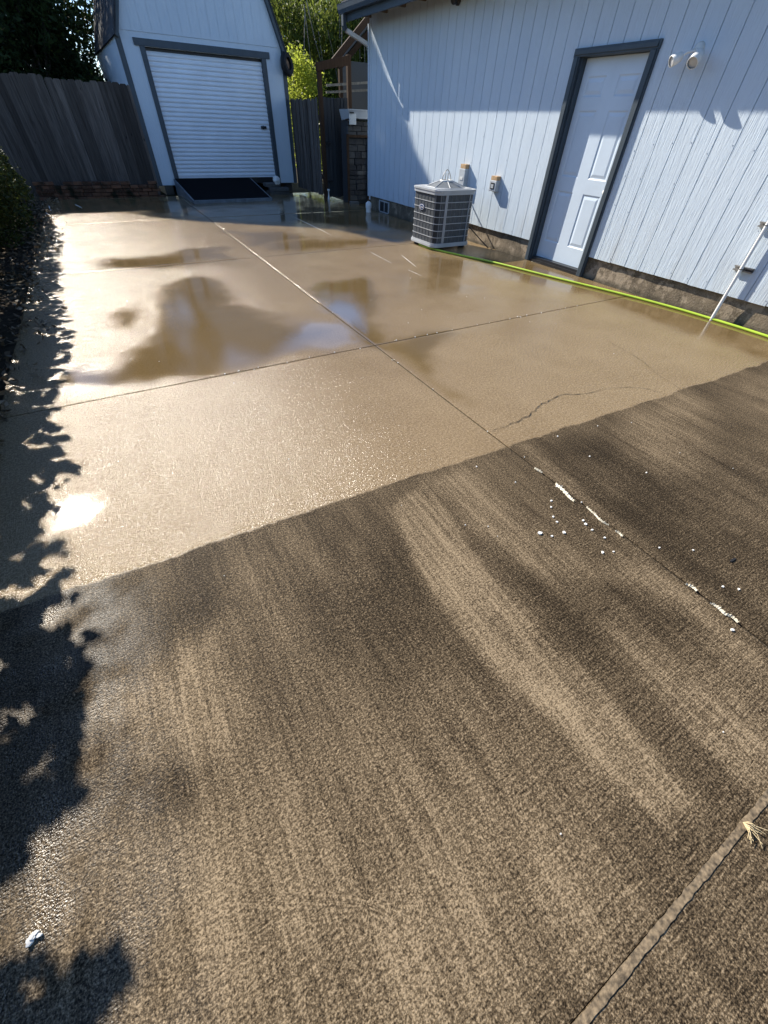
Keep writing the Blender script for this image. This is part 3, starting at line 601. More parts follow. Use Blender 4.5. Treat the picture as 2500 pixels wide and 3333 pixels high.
m = MB(); m.tube(smooth_path([(ax1 - .02, 6.20, .30), (ax1 + .05, 6.12, .24), (ax1 + .16, 5.96, .11), (ax1 + .25, 5.84, .012)]), .008, 8); m.build('drain_line', M['rubber'], t)

# ------------------------------------------------------------------ hose
hz = .0135
m = MB(); m.tube(smooth_path([(4.95, 6.62, hz), (4.7, 6.66, hz), (4.45, 6.55, hz), (4.40, 6.3, hz), (4.46, 6.0, hz), (4.61, 5.55, hz), (4.80, 5.02, hz), (5.03, 4.09, hz), (5.27, 3.175, hz), (5.385, 2.6, hz), (5.43, 2.133, hz), (5.445, 1.583, hz), (5.42, .5, hz), (5.3, -1.5, hz)]), .0135, 12)
tag(m.build('garden_hose', M['hose']), 'lime green garden hose lying along the foot of the house wall', 'hose')

# ------------------------------------------------------------------ shed
SA = .02997; su = Vector((math.cos(SA), math.sin(SA), 0)); sn = Vector((-math.sin(SA), math.cos(SA), 0)); SP = Vector((1.384, 13.819, 0))
T = Matrix(((su.x, sn.x, 0, SP.x), (su.y, sn.y, 0, SP.y), (0, 0, 1, 0), (0, 0, 0, 1)))
SW, SD, KZ = 3.66, 4.95, 2.655        # width, depth, knee height; local x across the front, y into the shed
A1, A2 = (.47, KZ + 1.12), (SW / 2, KZ + 1.85)
prof = [(0, .165), (SW, .165), (SW, KZ), (SW - A1[0], A1[1]), A2, A1, (0, KZ)]
SH = thing('shed', tuple(T @ Vector((SW / 2, 0, 0))), 'pale blue gambrel shed with a white roll-up door and dark trim', 'shed')
ox0, ox1, oz0, oz1 = .506 + .0, .506 + 2.575, .30, 2.45
b = MB()
def fpoly(pts, y=0): return [(x, y, z) for x, z in pts]
b.add(fpoly([(0, .165), (ox0, .165), (ox0, oz1), (0, oz1)]), [(0, 1, 2, 3)], T=T); b.add(fpoly([(ox1, .165), (SW, .165), (SW, oz1), (ox1, oz1)]), [(0, 1, 2, 3)], T=T)
b.add(fpoly([(0, oz1), (SW, oz1), (SW, KZ - .003), (0, KZ - .003)]), [(0, 1, 2, 3)], T=T)
b.add(fpoly([(0, KZ - .003), (SW, KZ - .003), (SW, KZ - .0029), (0, KZ - .0029)], -.012), [(0, 1, 2, 3)], T=T)
# upper gable sheet stands 12 mm proud, with shallow grooves every 0.2 m
lo_, hi_ = [(0, KZ)], []
def topz(x):
    x = min(x, SW - x); return KZ + (A1[1] - KZ) * x / A1[0] if x < A1[0] else A1[1] + (A2[1] - A1[1]) * (x - A1[0]) / (A2[0] - A1[0])
xs_ = [0, .13] + [.13 + .2033 * k for k in range(1, 18)] + [SW]
for a, c in zip(xs_[:-1], xs_[1:]):
    if a < A1[0] < c: mid = [(A1[0], topz(A1[0]))]
    elif a < SW - A1[0] < c: mid = [(SW - A1[0], A1[1])]
    elif a < A2[0] < c: mid = [A2]
    else: mid = []
    p = [(a + .003, KZ), (c - .003, KZ), (c - .003, topz(c - .003))] + mid + [(a + .003, topz(a + .003))]
    b.add(fpoly(p, -.012), [tuple(range(len(p)))], T=T)
b.add(fpoly([(0, KZ), (SW, KZ), (SW - A1[0], A1[1]), A2, A1], -.006), [(0, 1, 2, 3, 4)], T=T)
b.add([(0, -.012, KZ), (SW, -.012, KZ), (SW, 0, KZ - .006), (0, 0, KZ - .006)], [(3, 2, 1, 0)], T=T)
b.add([(0, 0, .165), (0, SD, .165), (0, SD, KZ), (0, 0, KZ)], [(3, 2, 1, 0)], T=T); b.add([(SW, 0, .165), (SW, SD, .165), (SW, SD, KZ), (SW, 0, KZ)], [(0, 1, 2, 3)], T=T)
b.add(fpoly(prof, SD), [tuple(range(6, -1, -1))], T=T)
b.build('shed_wall', M['siding'], SH)
for xa_, xb_, xc, xd in ((-.022, .075, -.022, -.0003), (SW - .075, SW + .022, SW + .0003, SW + .022)):
    b = MB(); b.box((xa_, -.02, .16), (xb_, -.0003, KZ), T=T); b.box((xc, -.0004, .16), (xd, .09, KZ - .002), T=T); b.build('corner_trim', M['trim'], SH)
b = MB()
b.box((ox0 - .105, -.022, .165), (ox0 - .0, -.0004, 2.455), T=T); b.box((ox1 + .0, -.022, .165), (ox1 + .105, -.0004, 2.455), T=T); b.box((ox0 - .2, -.027, 2.4555), (ox1 + .2, -.0004, 2.565), T=T)
b.box((ox0 - .015, .0, .3), (ox0 - .001, .14, 2.45), T=T); b.box((ox1 + .001, .0, .3), (ox1 + .015, .14, 2.45), T=T)
b.build('door_frame', M['trim'], SH, .003)
b = MB(); ns = 27; hs = (2.40 - .315) / ns; P2 = []
for i in range(ns):
    z0_ = .315 + i * hs
    for fz, fy in ((0, .0), (.1, .016), (.22, .022), (.5, .024), (.72, .018), (.88, .006), (.96, .0)): P2.append((.075 - fy, z0_ + fz * hs))
P2.append((.075, 2.40)); vs = [(ox0 + .002, y, z) for y, z in P2] + [(ox1 - .002, y, z) for y, z in P2]; k = len(P2)
b.add(vs, [(i, k + i, k + i + 1, i + 1) for i in range(k - 1)], smooth=True, T=T); b.box((ox0 + .002, .05, .292), (ox1 - .002, .085, .3145), T=T)
RD = b.build('roll_up_door', M['rollup'], SH)
b = MB(); b.box((ox0, .10, 2.36), (ox1, .5, 2.6), T=T); b.build('door_hood', M['black'], SH)
b = MB(); lx = .506 + 2.43
b.box((lx - .085, .035, 1.245), (lx + .06, .047, 1.30), T=T); b.lathe([(.0, .035), (.03, .033), (.036, .01), (.036, 0)], tuple(T @ Vector((lx - .03, .035, 1.272))), tuple(-sn), 14); b.build('lock', M['black'], RD)
b = MB(); ov_, th = .13, .035
R1 = [(-.05, KZ - .09), (A1[0] - .02, A1[1] + .03), (A2[0], A2[1] + .05), (SW - A1[0] + .02, A1[1] + .03), (SW + .05, KZ - .09)]
R0 = [(-.015, KZ - .09), (A1[0], A1[1]), (A2[0], A2[1]), (SW - A1[0], A1[1]), (SW + .015, KZ - .09)]
vs = [(x, y, z) for y in (-ov_, SD + .1) for x, z in R1 + R0]
b.add(vs, [(i, i + 1, 10 + i + 1, 10 + i) for i in range(4)] + [(5 + i + 1, 5 + i, 15 + i, 15 + i + 1) for i in range(4)] + [(i + 1, i, 5 + i, 6 + i) for i in range(4)] + [(10 + i, 11 + i, 16 + i, 15 + i) for i in range(4)] + [(0, 10, 15, 5), (4, 9, 19, 14)], T=T)
b.build('roof', M['roof'], SH)
b = MB()
for i in range(4):
    (xa, za), (xb, zb) = R0[i], R0[i + 1]; dn = .09
    mx = lambda x: x + (dn * .55 if x < SW / 2 else -dn * .55)
    b.add([(xa, y, za) for y in (-ov_ + .02, -.0125)] + [(xb, y, zb) for y in (-ov_ + .02, -.0125)] + [(mx(xa) if i in (0, 3) or True else xa, y, za - dn * .35) for y in (-ov_ + .02, -.0125)] + [(mx(xb), y, zb - dn * .6) for y in (-ov_ + .02, -.0125)],
          [(0, 2, 6, 4), (3, 1, 5, 7), (4, 6, 7, 5), (1, 3, 2, 0)], T=T)
b.build('barge_board', M['trim'], SH)
b = MB()
for x in (.12, 1.2, 2.3, SW - .32): b.box((x, .05, -.03), (x + .2, SD - .1, .1645), T=T)
b.build('skid', M['black'], SH)
b = MB(); b.box((.1, .1, .166), (SW - .1, SD - .1, .29), T=T); b.build('floor_deck', M['black'], SH)

RP = thing('ramp', (2.75, 12.6, 0), 'black rubber topped ramp leading up to the roll-up shed door', 'ramp')
q0, q1 = T.inverted() @ Vector((1.86, 12.0, 0)), T.inverted() @ Vector((3.653, 11.96, 0))
xa, xb, ya, yb = q0.x, q1.x, -1.84, -.03
b = MB(); b.add([(xa, ya, .045), (xb, ya, .045), (xb + .09, yb, .283), (xa - .02, yb, .283), (xa, ya, .058), (xb, ya, .058), (xb + .09, yb, .296), (xa - .02, yb, .296)], [(3, 2, 1, 0), (4, 5, 6, 7), (0, 1, 5, 4), (1, 2, 6, 5), (2, 3, 7, 6), (3, 0, 4, 7)], T=T); b.build('rubber_mat', M['mat_'], RP)
b = MB()
b.box((xa - .03, ya - .03, -.012), (xb + .03, ya - .001, .062), T=T)
for x, x2 in ((xa - .035, xa - .055), (xb + .002, xb + .095)):
    b.add([(x, ya - .001, -.03), (x + .033, ya - .001, -.03), (x2 + .033, yb, -.03), (x2, yb, -.03), (x, ya - .001, .05), (x + .033, ya - .001, .05), (x2 + .033, yb, .288), (x2, yb, .288)], [(3, 2, 1, 0), (4, 5, 6, 7), (0, 1, 5, 4), (1, 2, 6, 5), (2, 3, 7, 6), (3, 0, 4, 7)], T=T)
b.build('ramp_frame', plain('ramp_paint', (.12, .15, .18), .6, .3, 12.), RP, .003)

t = thing('hose_coil', tuple(T @ Vector((SW + .10, -.06, 2.2))), 'black round coil hung at the right corner of the shed below the roof', 'coil')
cc = T @ Vector((SW + .02, -.10, 2.40)); axv = Vector((.55, -.82, .14)).normalized(); q = axv.to_track_quat('Z', 'Y')
m = MB()
for k in range(5):
    for lay in range(3):
        rr_ = .135 + .026 * lay - .012 * abs(k - 2); off = (k - 2) * .027
        m.tube([cc + q @ Vector((rr_ * math.cos(R(a)), rr_ * 1.06 * math.sin(R(a)), off + .006 * math.sin(R(a * 3 + k * 40)))) for a in range(0, 361, 15)], .0155, 8)
m.build('coil_loops', M['rubber'], t)
m = MB(); m.lathe([(0, .0), (.07, .012), (.118, -.02), (.12, -.06)], tuple(cc), tuple(axv), 16); m.build('liner', M['rust'], t)
m = MB(); m.tube([cc + Vector((-.02, .03, .13)), cc + Vector((-.03, .02, .22)), tuple(T @ Vector((SW + .023, .03, 2.56)))], .009, 8); m.build('hook', M['steel'], t)

# ------------------------------------------------------------------ fences, gate, arbor
def boards(mb, A, B, z0, z1, wd, dog=True, lean=.0, jz=.02, seed=0):
    r = random.Random(seed); A, B = Vector(A), Vector(B); L_ = (B - A).length; d = (B - A).normalized(); nn = Vector((d.y, -d.x)); x = 0
    while x < L_ - .02:
        ww = min(wd * r.uniform(.92, 1.06), L_ - x); o = .009 if int(x / wd) % 2 else -.009; h = z1 + r.uniform(-jz, jz); ti = r.choice([.15, .35, .5, .62, .75, .9, 1.0]); zb = z0 + r.uniform(-.015, .01); le = lean + r.uniform(-.004, .004)
        c = .028 if dog else .004
        x9 = x + ww + .008; pl = [(x - .006, zb), (x9, zb), (x9 + le, h - c), (x9 - c + le, h), (x - .006 + c + le, h), (x - .006 + le, h - c)]
        vs = []
        for off in (o, o + .016):
            vs += [(A.x + d.x * s_ + nn.x * off, A.y + d.y * s_ + nn.y * off, z) for s_, z in pl]
        mb.add(vs, [(0, 1, 2, 3, 4, 5), (11, 10, 9, 8, 7, 6)] + [(i, 6 + i, 6 + (i + 1) % 6, (i + 1) % 6) for i in range(6)], ti); x += ww
def rails(parent, mat, A, B, zs, off, th=.04):
    A, B = Vector(A), Vector(B); d = (B - A).normalized(); nn = Vector((d.y, -d.x))
    for z in zs:
        p = [A + nn * off, B + nn * off, B + nn * (off - th), A + nn * (off - th)]; mb = MB()
        mb.add([(v.x, v.y, z) for v in p] + [(v.x, v.y, z + .09) for v in p], [(3, 2, 1, 0), (4, 5, 6, 7), (0, 1, 5, 4), (1, 2, 6, 5), (2, 3, 7, 6), (3, 0, 4, 7)], .5); mb.build('rail', mat, parent)
FE = thing('wooden_fence', (-2, 13.85, 0), 'weathered grey brown board fence left of the shed', 'fence', 'weathered board fences')
m = MB(); boards(m, (-6.0, 14.1), (-1.47, 13.9), -.02, 1.95, .142, seed=3); boards(m, (-1.47, 13.88), (-.2, 13.84), .0, 1.925, .15, seed=4, lean=-.03); boards(m, (-.2, 13.84), (1.355, 13.80), .0, 1.885, .137, seed=6); m.build('board_panel', M['fence'], FE)
rails(FE, M['fence'], (-6, 14.1), (1.3, 13.8), (.35, 1.5), -.03)
for x in (-5.4, -3.0, -.6): m = MB(); m.box((x, 13.94 - x * .02, -.03), (x + .09, 14.03 - x * .02, 1.9)); m.build('post', M['fence'], FE)
FR = thing('wooden_fence', (5.05, 13, 0), 'dark narrow run of board fence between the shed and the brown gate post', 'fence', 'weathered board fences')
m = MB(); boards(m, (5.075, 13.86), (5.015, 11.97), .09, 1.80, .14, seed=8); m.build('board_panel', M['fence'], FR)
rails(FR, M['fence'], (5.075, 13.86), (5.015, 11.97), (.4, 1.45), -.012)
GA = thing('gate', (5.4, 11.9, 0), 'dark grey board gate hung between the arbor posts', 'gate')
m = MB(); boards(m, (5.135, 11.90), (5.745, 11.90), .06, 1.82, .088, False, 0, .012, 12); m.build('board_panel', M['gate'], GA)
rails(GA, M['gate'], (5.14, 11.90), (5.74, 11.90), (.3, 1.4), -.012)
for z in (.35, 1.05): m = MB(); m.box((5.15, 11.862, z), (5.27, 11.8815, z + .03)); m.build('hinge', M['black'], GA)
AR = thing('arbor', (5.43, 11.92, 0), 'brown stained timber arbor of two posts and a sloping beam over the gate', 'arbor')
m = MB(); m.box((5.035, 11.86, -.02), (5.125, 11.95, 2.25)); m.build('post', M['post'], AR, .004)
m = MB(); m.box((5.76, 11.86, -.02), (5.85, 11.95, 2.49)); m.build('post', M['post'], AR, .004)
m = MB(); m.add([(4.98, 11.815, 2.20), (5.755, 11.815, 2.325), (5.755, 11.855, 2.325), (4.98, 11.855, 2.20), (4.98, 11.815, 2.325), (5.755, 11.815, 2.475), (5.755, 11.855, 2.475), (4.98, 11.855, 2.325)], [(3, 2, 1, 0), (4, 5, 6, 7), (0, 1, 5, 4), (1, 2, 6, 5), (2, 3, 7, 6), (3, 0, 4, 7)]); m.build('beam', M['post'], AR, .004)
t = thing('hose_nozzle', (5.11, 11.83, .1), 'small white plastic nozzle standing at the foot of the left arbor post', 'nozzle')
m = MB(); m.lathe([(.0, .0), (.022, .0), (.026, .08), (.016, .10), (.014, .2), (.03, .22), (.03, .25), (0, .25)], (5.10, 11.80, -.03), (.05, 0, 1), 12); m.build('nozzle_body', M['pvc'], t)
# patio cover behind the gate
PC = thing('patio_cover', (7.2, 14, 0), 'dark lean-to patio cover with timber rafters and corrugated roofing behind the house corner', 'patio cover')
def beam(mb, a, b_, wd, h, ti=.5):
    a, b_ = Vector(a), Vector(b_); d = (b_ - a).normalized(); s_ = d.cross(Vector((0, 0, 1))).normalized() * wd / 2; u = s_.cross(d).normalized() * h / 2
    vs = [p + i * s_ + j * u for p in (a, b_) for i, j in ((-1, -1), (1, -1), (1, 1), (-1, 1))]
    mb.add(vs, [(3, 2, 1, 0), (4, 5, 6, 7), (0, 1, 5, 4), (1, 2, 6, 5), (2, 3, 7, 6), (3, 0, 4, 7)], ti)
for p_, q_ in (((5.75, 12.6, 2.42), (7.6, 12.6, 3.85)), ((7.0, 15.0, 2.5), (8.8, 15.0, 3.85))): m = MB(); beam(m, p_, q_, .06, .12, .4); m.build('rafter', M['post'], PC)
for xx, yy in ((7.05, 15.0), (8.6, 15.0)): m = MB(); m.box((xx - .05, yy - .05, -.03), (xx + .05, yy + .05, 2.5)); m.build('post', M['post'], PC)
m = MB(); nc = 46
for y0_, y1_, xo in ((12.62, 15.3, 0),):
    vs = []; 
    for i in range(nc * 4 + 1):
        y = y0_ + (y1_ - y0_) * i / (nc * 4); dz = .012 * math.sin(i * math.pi / 2)
        xo = .42 * (y - y0_); vs += [(6.0 + xo, y, 2.60 + dz), (7.75 + xo, y, 3.95 + dz)]
    m.add(vs, [(2 * i, 2 * i + 1, 2 * i + 3, 2 * i + 2) for i in range(nc * 4)])
m.build('roof_sheet', M['corr'], PC)
for p_, q_ in (((5.9, 13.4, 2.08), (7.2, 13.4, 2.20)), ((6.1, 13.9, 1.98), (7.6, 13.7, 2.1))): m = MB(); beam(m, p_, q_, .035, .045, .6); m.build('hanging_pole', M['twig'], PC)
m = MB(); m.box((7.35, 15.5, 1.7), (10.0, 15.56, 2.7)); m.build('shade_board', M['black'], PC)  # black sheet standing in for the deep shade under the patio roof
# stone faced stand with a white tray
ST = thing('stone_stand', (5.66, 11.25, 0), 'narrow stone faced stand framed in brown timber beside the house corner', 'stand')
m = MB(); r = random.Random(5); z = .04
m.box((5.42, 11.27, -.03), (6.05, 11.6, 1.46), .1)
while z < 1.45:
    h = r.uniform(.075, .125); x = 5.41
    while x < 6.04:
        ww = min(r.uniform(.12, .26), 6.05 - x); o = r.uniform(0, .03)
        m.box((x + .004, 11.235 - o, z + .004), (x + ww - .004, 11.2699, min(z + h, 1.46) - .004), r.choice([.1, .3, .4, .55, .95 if r.random() < .4 else .5])); x += ww
    z += h
m.build('stone_face', M['stone'], ST, .006)
for x in (5.355, 5.905): m = MB(); m.box((x, 11.15, -.01), (x + .05, 11.2, 1.245)); m.build('frame_post', M['post'], ST, .003)
m = MB(); m.box((5.406, 11.155, 1.19), (5.904, 11.195, 1.235)); m.build('frame_rail', M['post'], ST, .003)
TR = thing('planter_tray', (5.66, 11.2, 1.47), 'white plastic tray with a hanging side flap on top of the stone stand', 'tray')
m = MB(); m.add([(5.40, 11.09, 1.50), (5.93, 11.09, 1.50), (5.93, 11.5, 1.465), (5.40, 11.5, 1.465), (5.36, 11.06, 1.64), (5.96, 11.06, 1.64), (5.96, 11.54, 1.64), (5.36, 11.54, 1.64)], [(3, 2, 1, 0), (0, 1, 5, 4), (1, 2, 6, 5), (2, 3, 7, 6), (3, 0, 4, 7)]); m.box((5.35, 11.05, 1.625), (5.97, 11.0595, 1.645)); m.build('tray_body', M['acw'], TR)
m = MB(); m.box((5.385, 11.055, 1.40), (5.55, 11.078, 1.575)); m.build('side_flap', M['acw2'], TR, .004)
m = MB(); m.box((5.39, 11.04, 1.575), (5.49, 11.0545, 1.60)); m.build('dark_label', M['black'], TR)

# low brick edging in front of the fence
BW = thing('brick_wall', (0, 13.4, 0), 'low crumbling mossy brick wall at the foot of the left fence', 'brick wall')
m = MB(); r = random.Random(7)
for c in range(5):
    x = -1.2 + (.1 if c % 2 else 0); z = -.03 + c * .066
    while x < 1.26:
        ww = r.uniform(.17, .22)
        if not (c == 4 and r.random() < .25):
            yy = 13.46 - (x + 1.2) * .06 + r.uniform(-.02, .012); Tb = Matrix.Translation((x, yy, z)) @ Matrix.Rotation(r.uniform(-.04, .04), 4, 'Z') @ Matrix.Rotation(r.uniform(-.02, .02), 4, 'Y')
            m.box((0, 0, 0), (ww - .012, .1, .058), r.choice([.1, .3, .5, .7, .9, 1.0]), T=Tb)
        x += ww
m.box((-1.18, 13.47, -.03), (1.25, 13.6, .22), .05); m.build('brick_course', M['brick'], BW, .006)
# bits beside the ramp
t = thing('concrete_block', (4.2, 13.1, 0), 'broken grey concrete slabs stacked right of the ramp', 'concrete slab')
m = MB()
for i, (x, y, z, a, b_, c, rz) in enumerate([(3.98, 13.05, -.02, .55, .3, .09, .1), (4.0, 13.08, .07, .5, .28, .07, -.08), (3.95, 13.25, .14, .4, .25, .08, .05)]): m.box((0, 0, 0), (a, b_, c), .5 + i * .2, T=Matrix.Translation((x, y, z)) @ Matrix.Rotation(rz, 4, 'Z'))
m.build('slab_stack', M['stone'], t, .012)
t = thing('crumpled_bag', (4.22, 13.1, .22), 'crumpled white bag lying on the broken slabs beside the ramp', 'bag')
rs = np.random.RandomState(3); m = MB(); L1, L2 = 9, 12; vs = []
for i in range(L1):
    for j in range(L2):
        th_, ph = math.pi * i / (L1 - 1), 2 * math.pi * j / L2; rr_ = 1 + rs.uniform(-.28, .28)
        vs.append((4.2 + .10 * rr_ * math.sin(th_) * math.cos(ph), 13.12 + .07 * rr_ * math.sin(th_) * math.sin(ph), .295 + .08 * rr_ * math.cos(th_)))
m.add(vs, [(i * L2 + j, i * L2 + (j + 1) % L2, (i + 1) * L2 + (j + 1) % L2, (i + 1) * L2 + j) for i in range(L1 - 1) for j in range(L2)]); m.build('bag_body', M['pvc'], t)
t = thing('paving_stone', (5.42, 11.0, 0), 'pale flat stone on the ground in front of the stone stand', 'stone')
m = MB(); m.box((0, 0, -.02), (.22, .12, .05), .9, T=Matrix.Translation((5.33, 10.98, 0)) @ Matrix.Rotation(-.15, 4, 'Z')); m.build('stone_body', M['stone'], t, .012)

# ------------------------------------------------------------------ small litter on the concrete
SEAL = [([(1.711, 1.118), (1.722, 1.063)], .012, 'short curl of peeled cream sealant at the washed edge of the joint'),
        ([(1.715, .955), (1.712, .9), (1.698, .84), (1.693, .802)], .026, 'longest frayed flap of peeled cream sealant lying by the joint'),
        ([(1.717, .741), (1.712, .70), (1.712, .681), (1.70, .64), (1.708, .592)], .009, 'thin wavy string of peeled cream sealant below the frayed flap'),
        ([(1.704, .551), (1.709, .53), (1.705, .508)], .007, 'small hooked strand of peeled cream sealant mid joint'),
        ([(1.711, .185), (1.722, .16), (1.717, .137)], .013, 'bent tab of peeled cream sealant further down the joint'),
        ([(1.708, .075), (1.716, .05), (1.712, .015), (1.722, -.01), (1.716, -.036)], .012, 'ragged strip of peeled cream sealant nearest the right picture edge')]
for i, (pts, wd, lab) in enumerate(SEAL):
    m = MB(); r = random.Random(40 + i); P = smooth_path([(x, y, .004) for x, y in pts], 9); k = len(P); vs = []
    for j, p in enumerate(P):
        d = (P[min(j + 1, k - 1)] - P[max(j - 1, 0)]).normalized(); nn = Vector((-d.y, d.x, 0)); e = .35 + .65 * math.sin(math.pi * (j + .5) / k); ww = wd * e * r.uniform(.55, 1.1) / 2; hz_ = .003 + .012 * abs(math.sin(j * 1.3 + i)) * r.random()
        a, b_ = p + nn * ww, p - nn * ww
        vs += [(a.x, a.y, .003 + hz_ * .4), (p.x, p.y, .006 + hz_), (b_.x, b_.y, .003)]
    m.add(vs, [(3 * j + q, 3 * j + 3 + q, 3 * j + 4 + q, 3 * j + 1 + q) for j in range(k - 1) for q in (0, 1)]); o = m.build('sealant_strip', M['seal'])
    tag(o, lab, 'sealant strip', 'peeled sealant along the slab joint')
m = MB(); r = random.Random(77)
FLK = [(1.355, .722, 9), (1.392, .679, 5), (1.465, .668, 7), (1.501, .773, 5), (1.49, .737, 5), (1.587, .866, 5), (1.548, .83, 5), (1.62, .68, 5), (1.611, .655, 6), (1.608, .612, 5), (1.621, .547, 5), (1.531, .487, 6), (1.582, .465, 4), (1.52, 1.075, 4), (1.412, 1.291, 4), (2.1, 1.296, 4), (2.111, 1.044, 4), (2.286, .774, 4), (1.806, .374, 4), (1.941, .285, 4), (1.85, .094, 4), (1.9, .052, 4), (1.665, -.044, 6)]
FLK += [(x, y, q * .8) for x, y, q in []] + [(r.uniform(-.5, 4.5), r.uniform(1.5, 6), r.uniform(2, 3)) for _ in range(14)] + [(r.uniform(-.5, 3), r.uniform(-.3, 1.3), r.uniform(1.5, 2.5)) for _ in range(12)] + [(JX + r.uniform(-.02, .02), r.uniform(.4, 6.5), r.uniform(2, 4)) for _ in range(14)] + [(r.uniform(.3, 4.4), 3.12 + r.uniform(-.015, .015), r.uniform(2, 5)) for _ in range(26)]
for x, y, s_ in FLK:
    k = 6; ph = r.random() * 6; rad = [s_ * .0011 * r.uniform(.6, 1.25) for _ in range(k)]; P = [(x + rad[i] * 1.2 * math.cos(ph + i * 1.047), y + rad[i] * math.sin(ph + i * 1.047)) for i in range(k)]
    m.prism(P, .001, .0035 + s_ * .0004)
tag(m.build('paint_flakes', M['paper']), 'tiny white flakes scattered over the concrete', 'flakes', kind='stuff')
m = MB(); k = 9; P = [(2.052 + .022 * math.cos(i * .698) * (1 + .2 * math.sin(i * 5)), .157 + .005 * math.sin(i * .698)) for i in range(k)]; m.prism(P, .002, .005); tag(m.build('fallen_leaf', M['rubber']), 'single small black leaf on the right soiled slab', 'leaf')
m = MB(); r = random.Random(9)
for i in range(26):
    a = r.uniform(-2.4, -.2); L_ = r.uniform(.015, .06); p = Vector((1.035, -.40, .004)); d = Vector((math.cos(a), math.sin(a), 0)); m.tube([p, p + d * L_ * .5 + Vector((0, 0, r.uniform(.004, .02))), p + d * L_ + Vector((0, 0, r.uniform(0, .012)))], .0009, 5)
tag(m.build('dry_weed', M['straw']), 'dry straw-coloured weed tuft in the near joint at lower right', 'weed')
m = MB(); r = random.Random(19)
for i in range(14):
    x, y = -.73 + r.gauss(0, .007), .344 + r.gauss(0, .005); k = 6; P = [(x + .006 * r.uniform(.6, 1.3) * math.cos(j * 1.047), y + .005 * r.uniform(.6, 1.3) * math.sin(j * 1.047)) for j in range(k)]; m.prism(P, .001, .004 + .006 * r.random())
tag(m.build('paper_scrap', M['paper']), 'crumbled white scrap on the soiled concrete at lower left', 'scrap')

# ------------------------------------------------------------------ vegetation
def leaves(rs, P, size, droop=0., aspect=.5, up=.0):
    """P (N,3) centres -> (N,4,3) diamond leaves"""
    N = len(P); d = rs.normal(size=(N, 3)); d[:, 2] = d[:, 2] * .6 - droop; d /= np.linalg.norm(d, axis=1)[:, None]
    n_ = rs.normal(size=(N, 3)); n_[:, 2] += up; s_ = np.cross(d, n_); s_ /= np.linalg.norm(s_, axis=1)[:, None] + 1e-9
    L_ = size * rs.uniform(.6, 1.3, N)[:, None]; W_ = L_ * aspect
    b_ = np.cross(d, s_) * L_ * .12
    return np.stack([P - d * L_ / 2, P + s_ * W_ / 2 + b_, P + d * L_ / 2, P - s_ * W_ / 2 + b_], 1)
def clumpy(rs, N, centres, rad, sq=1.):
    """points gathered in clumps round the given centres"""
    i = rs.randint(len(centres), size=N); v = rs.normal(size=(N, 3)); v /= np.linalg.norm(v, axis=1)[:, None]
    return centres[i] + v * (rad * rs.uniform(.15, 1., N) ** .6)[:, None] * np.array([1, 1, sq]), i
def limb_mesh(m, base, tips, r0, rs):
    base = Vector(base)
    for tp in tips:
        tp = Vector(tp); mid = base.lerp(tp, .5) + Vector(rs.normal(size=3)) * .12 * (tp - base).length; P = smooth_path([base, base.lerp(mid, .5), mid, tp], 3); m.tube(P, r0, 7, r2=r0 * .2)
def tree(name, label, cat, base, trunk_h, centres, rad, N, size, mat, seed, grp=None, droop=.2, aspect=.45, keep=None, r0=.12, sq=.9):
    rs = np.random.RandomState(seed); t = thing(name, base, label, cat, grp); centres = np.array(centres, float)
    P, i = clumpy(rs, N, centres, rad, sq)
    if keep is not None: k_ = keep(P); P, i = P[k_], i[k_]
    ct = rs.uniform(0, 1, len(centres)); ti = np.clip(ct[i] * .6 + rs.uniform(0, .5, len(P)) - .05, 0, 1)
    quads('crown', leaves(rs, P, size, droop, aspect), mat, ti, t)
    m = MB(); b_ = Vector(base); top = b_ + Vector((rs.uniform(-.1, .1), rs.uniform(-.1, .1), trunk_h)); m.tube(smooth_path([b_ - Vector((0, 0, .05)), b_.lerp(top, .5) + Vector((rs.uniform(-.05, .05), 0, 0)), top], 3), r0, 9, r2=r0 * .6)
    sel = centres if keep is None else centres[keep(centres) & (centres[:, 0] < centres[:, 0].mean() + .1)]
    sel = sel[rs.permutation(len(sel))[:12]]; limb_mesh(m, top, sel, r0 * .45, rs); m.build('trunk', M['bark'], t)
    return t
def grid_centres(rs, n, lo, hi, ok=None):
    P = rs.uniform(lo, hi, size=(n * 6, 3))
    if ok: P = P[ok(P)]
    return P[:n]
# tall dark tree behind the shed: its top throws the soft shadow across wall and concrete
rs = np.random.RandomState(2)
TOP = [(-2.6, 7.4), (-2.04, 7.98), (-.69, 8.92), (-.42, 9.15), (-.36, 10.2), (1.39, 10.06), (2.4, 10.3), (2.7, 9.9), (3.0, 6.)]
def under(P, m=0.):
    k_ = (20.5 - P[:, 1]) / S.y; X_, Z_ = P[:, 0] + k_ * S.x, P[:, 2] + k_ * S.z
    return Z_ < np.interp(X_, [a for a, b_ in TOP], [b_ for a, b_ in TOP]) - m
tree('evergreen_tree', 'tall dark evergreen rising behind the left roof slope of the shed', 'tree', (.6, 20.6, -.03), 3.0,
     np.concatenate([grid_centres(rs, 330, (-2.2, 20.0, 1.2), (2.6, 21.0, 10.4), lambda P: under(P, .38)), [(x, 20.5 + rs.uniform(-.4, .4), np.interp(x, [a for a, b_ in TOP], [b_ for a, b_ in TOP]) - .3) for x in np.linspace(-2.4, 2.6, 70)]]), .5, 34000, .17, M['leafd'], 21, 'trees behind the shed and fence', .5, .4, lambda P: under(P, -.04), .22)
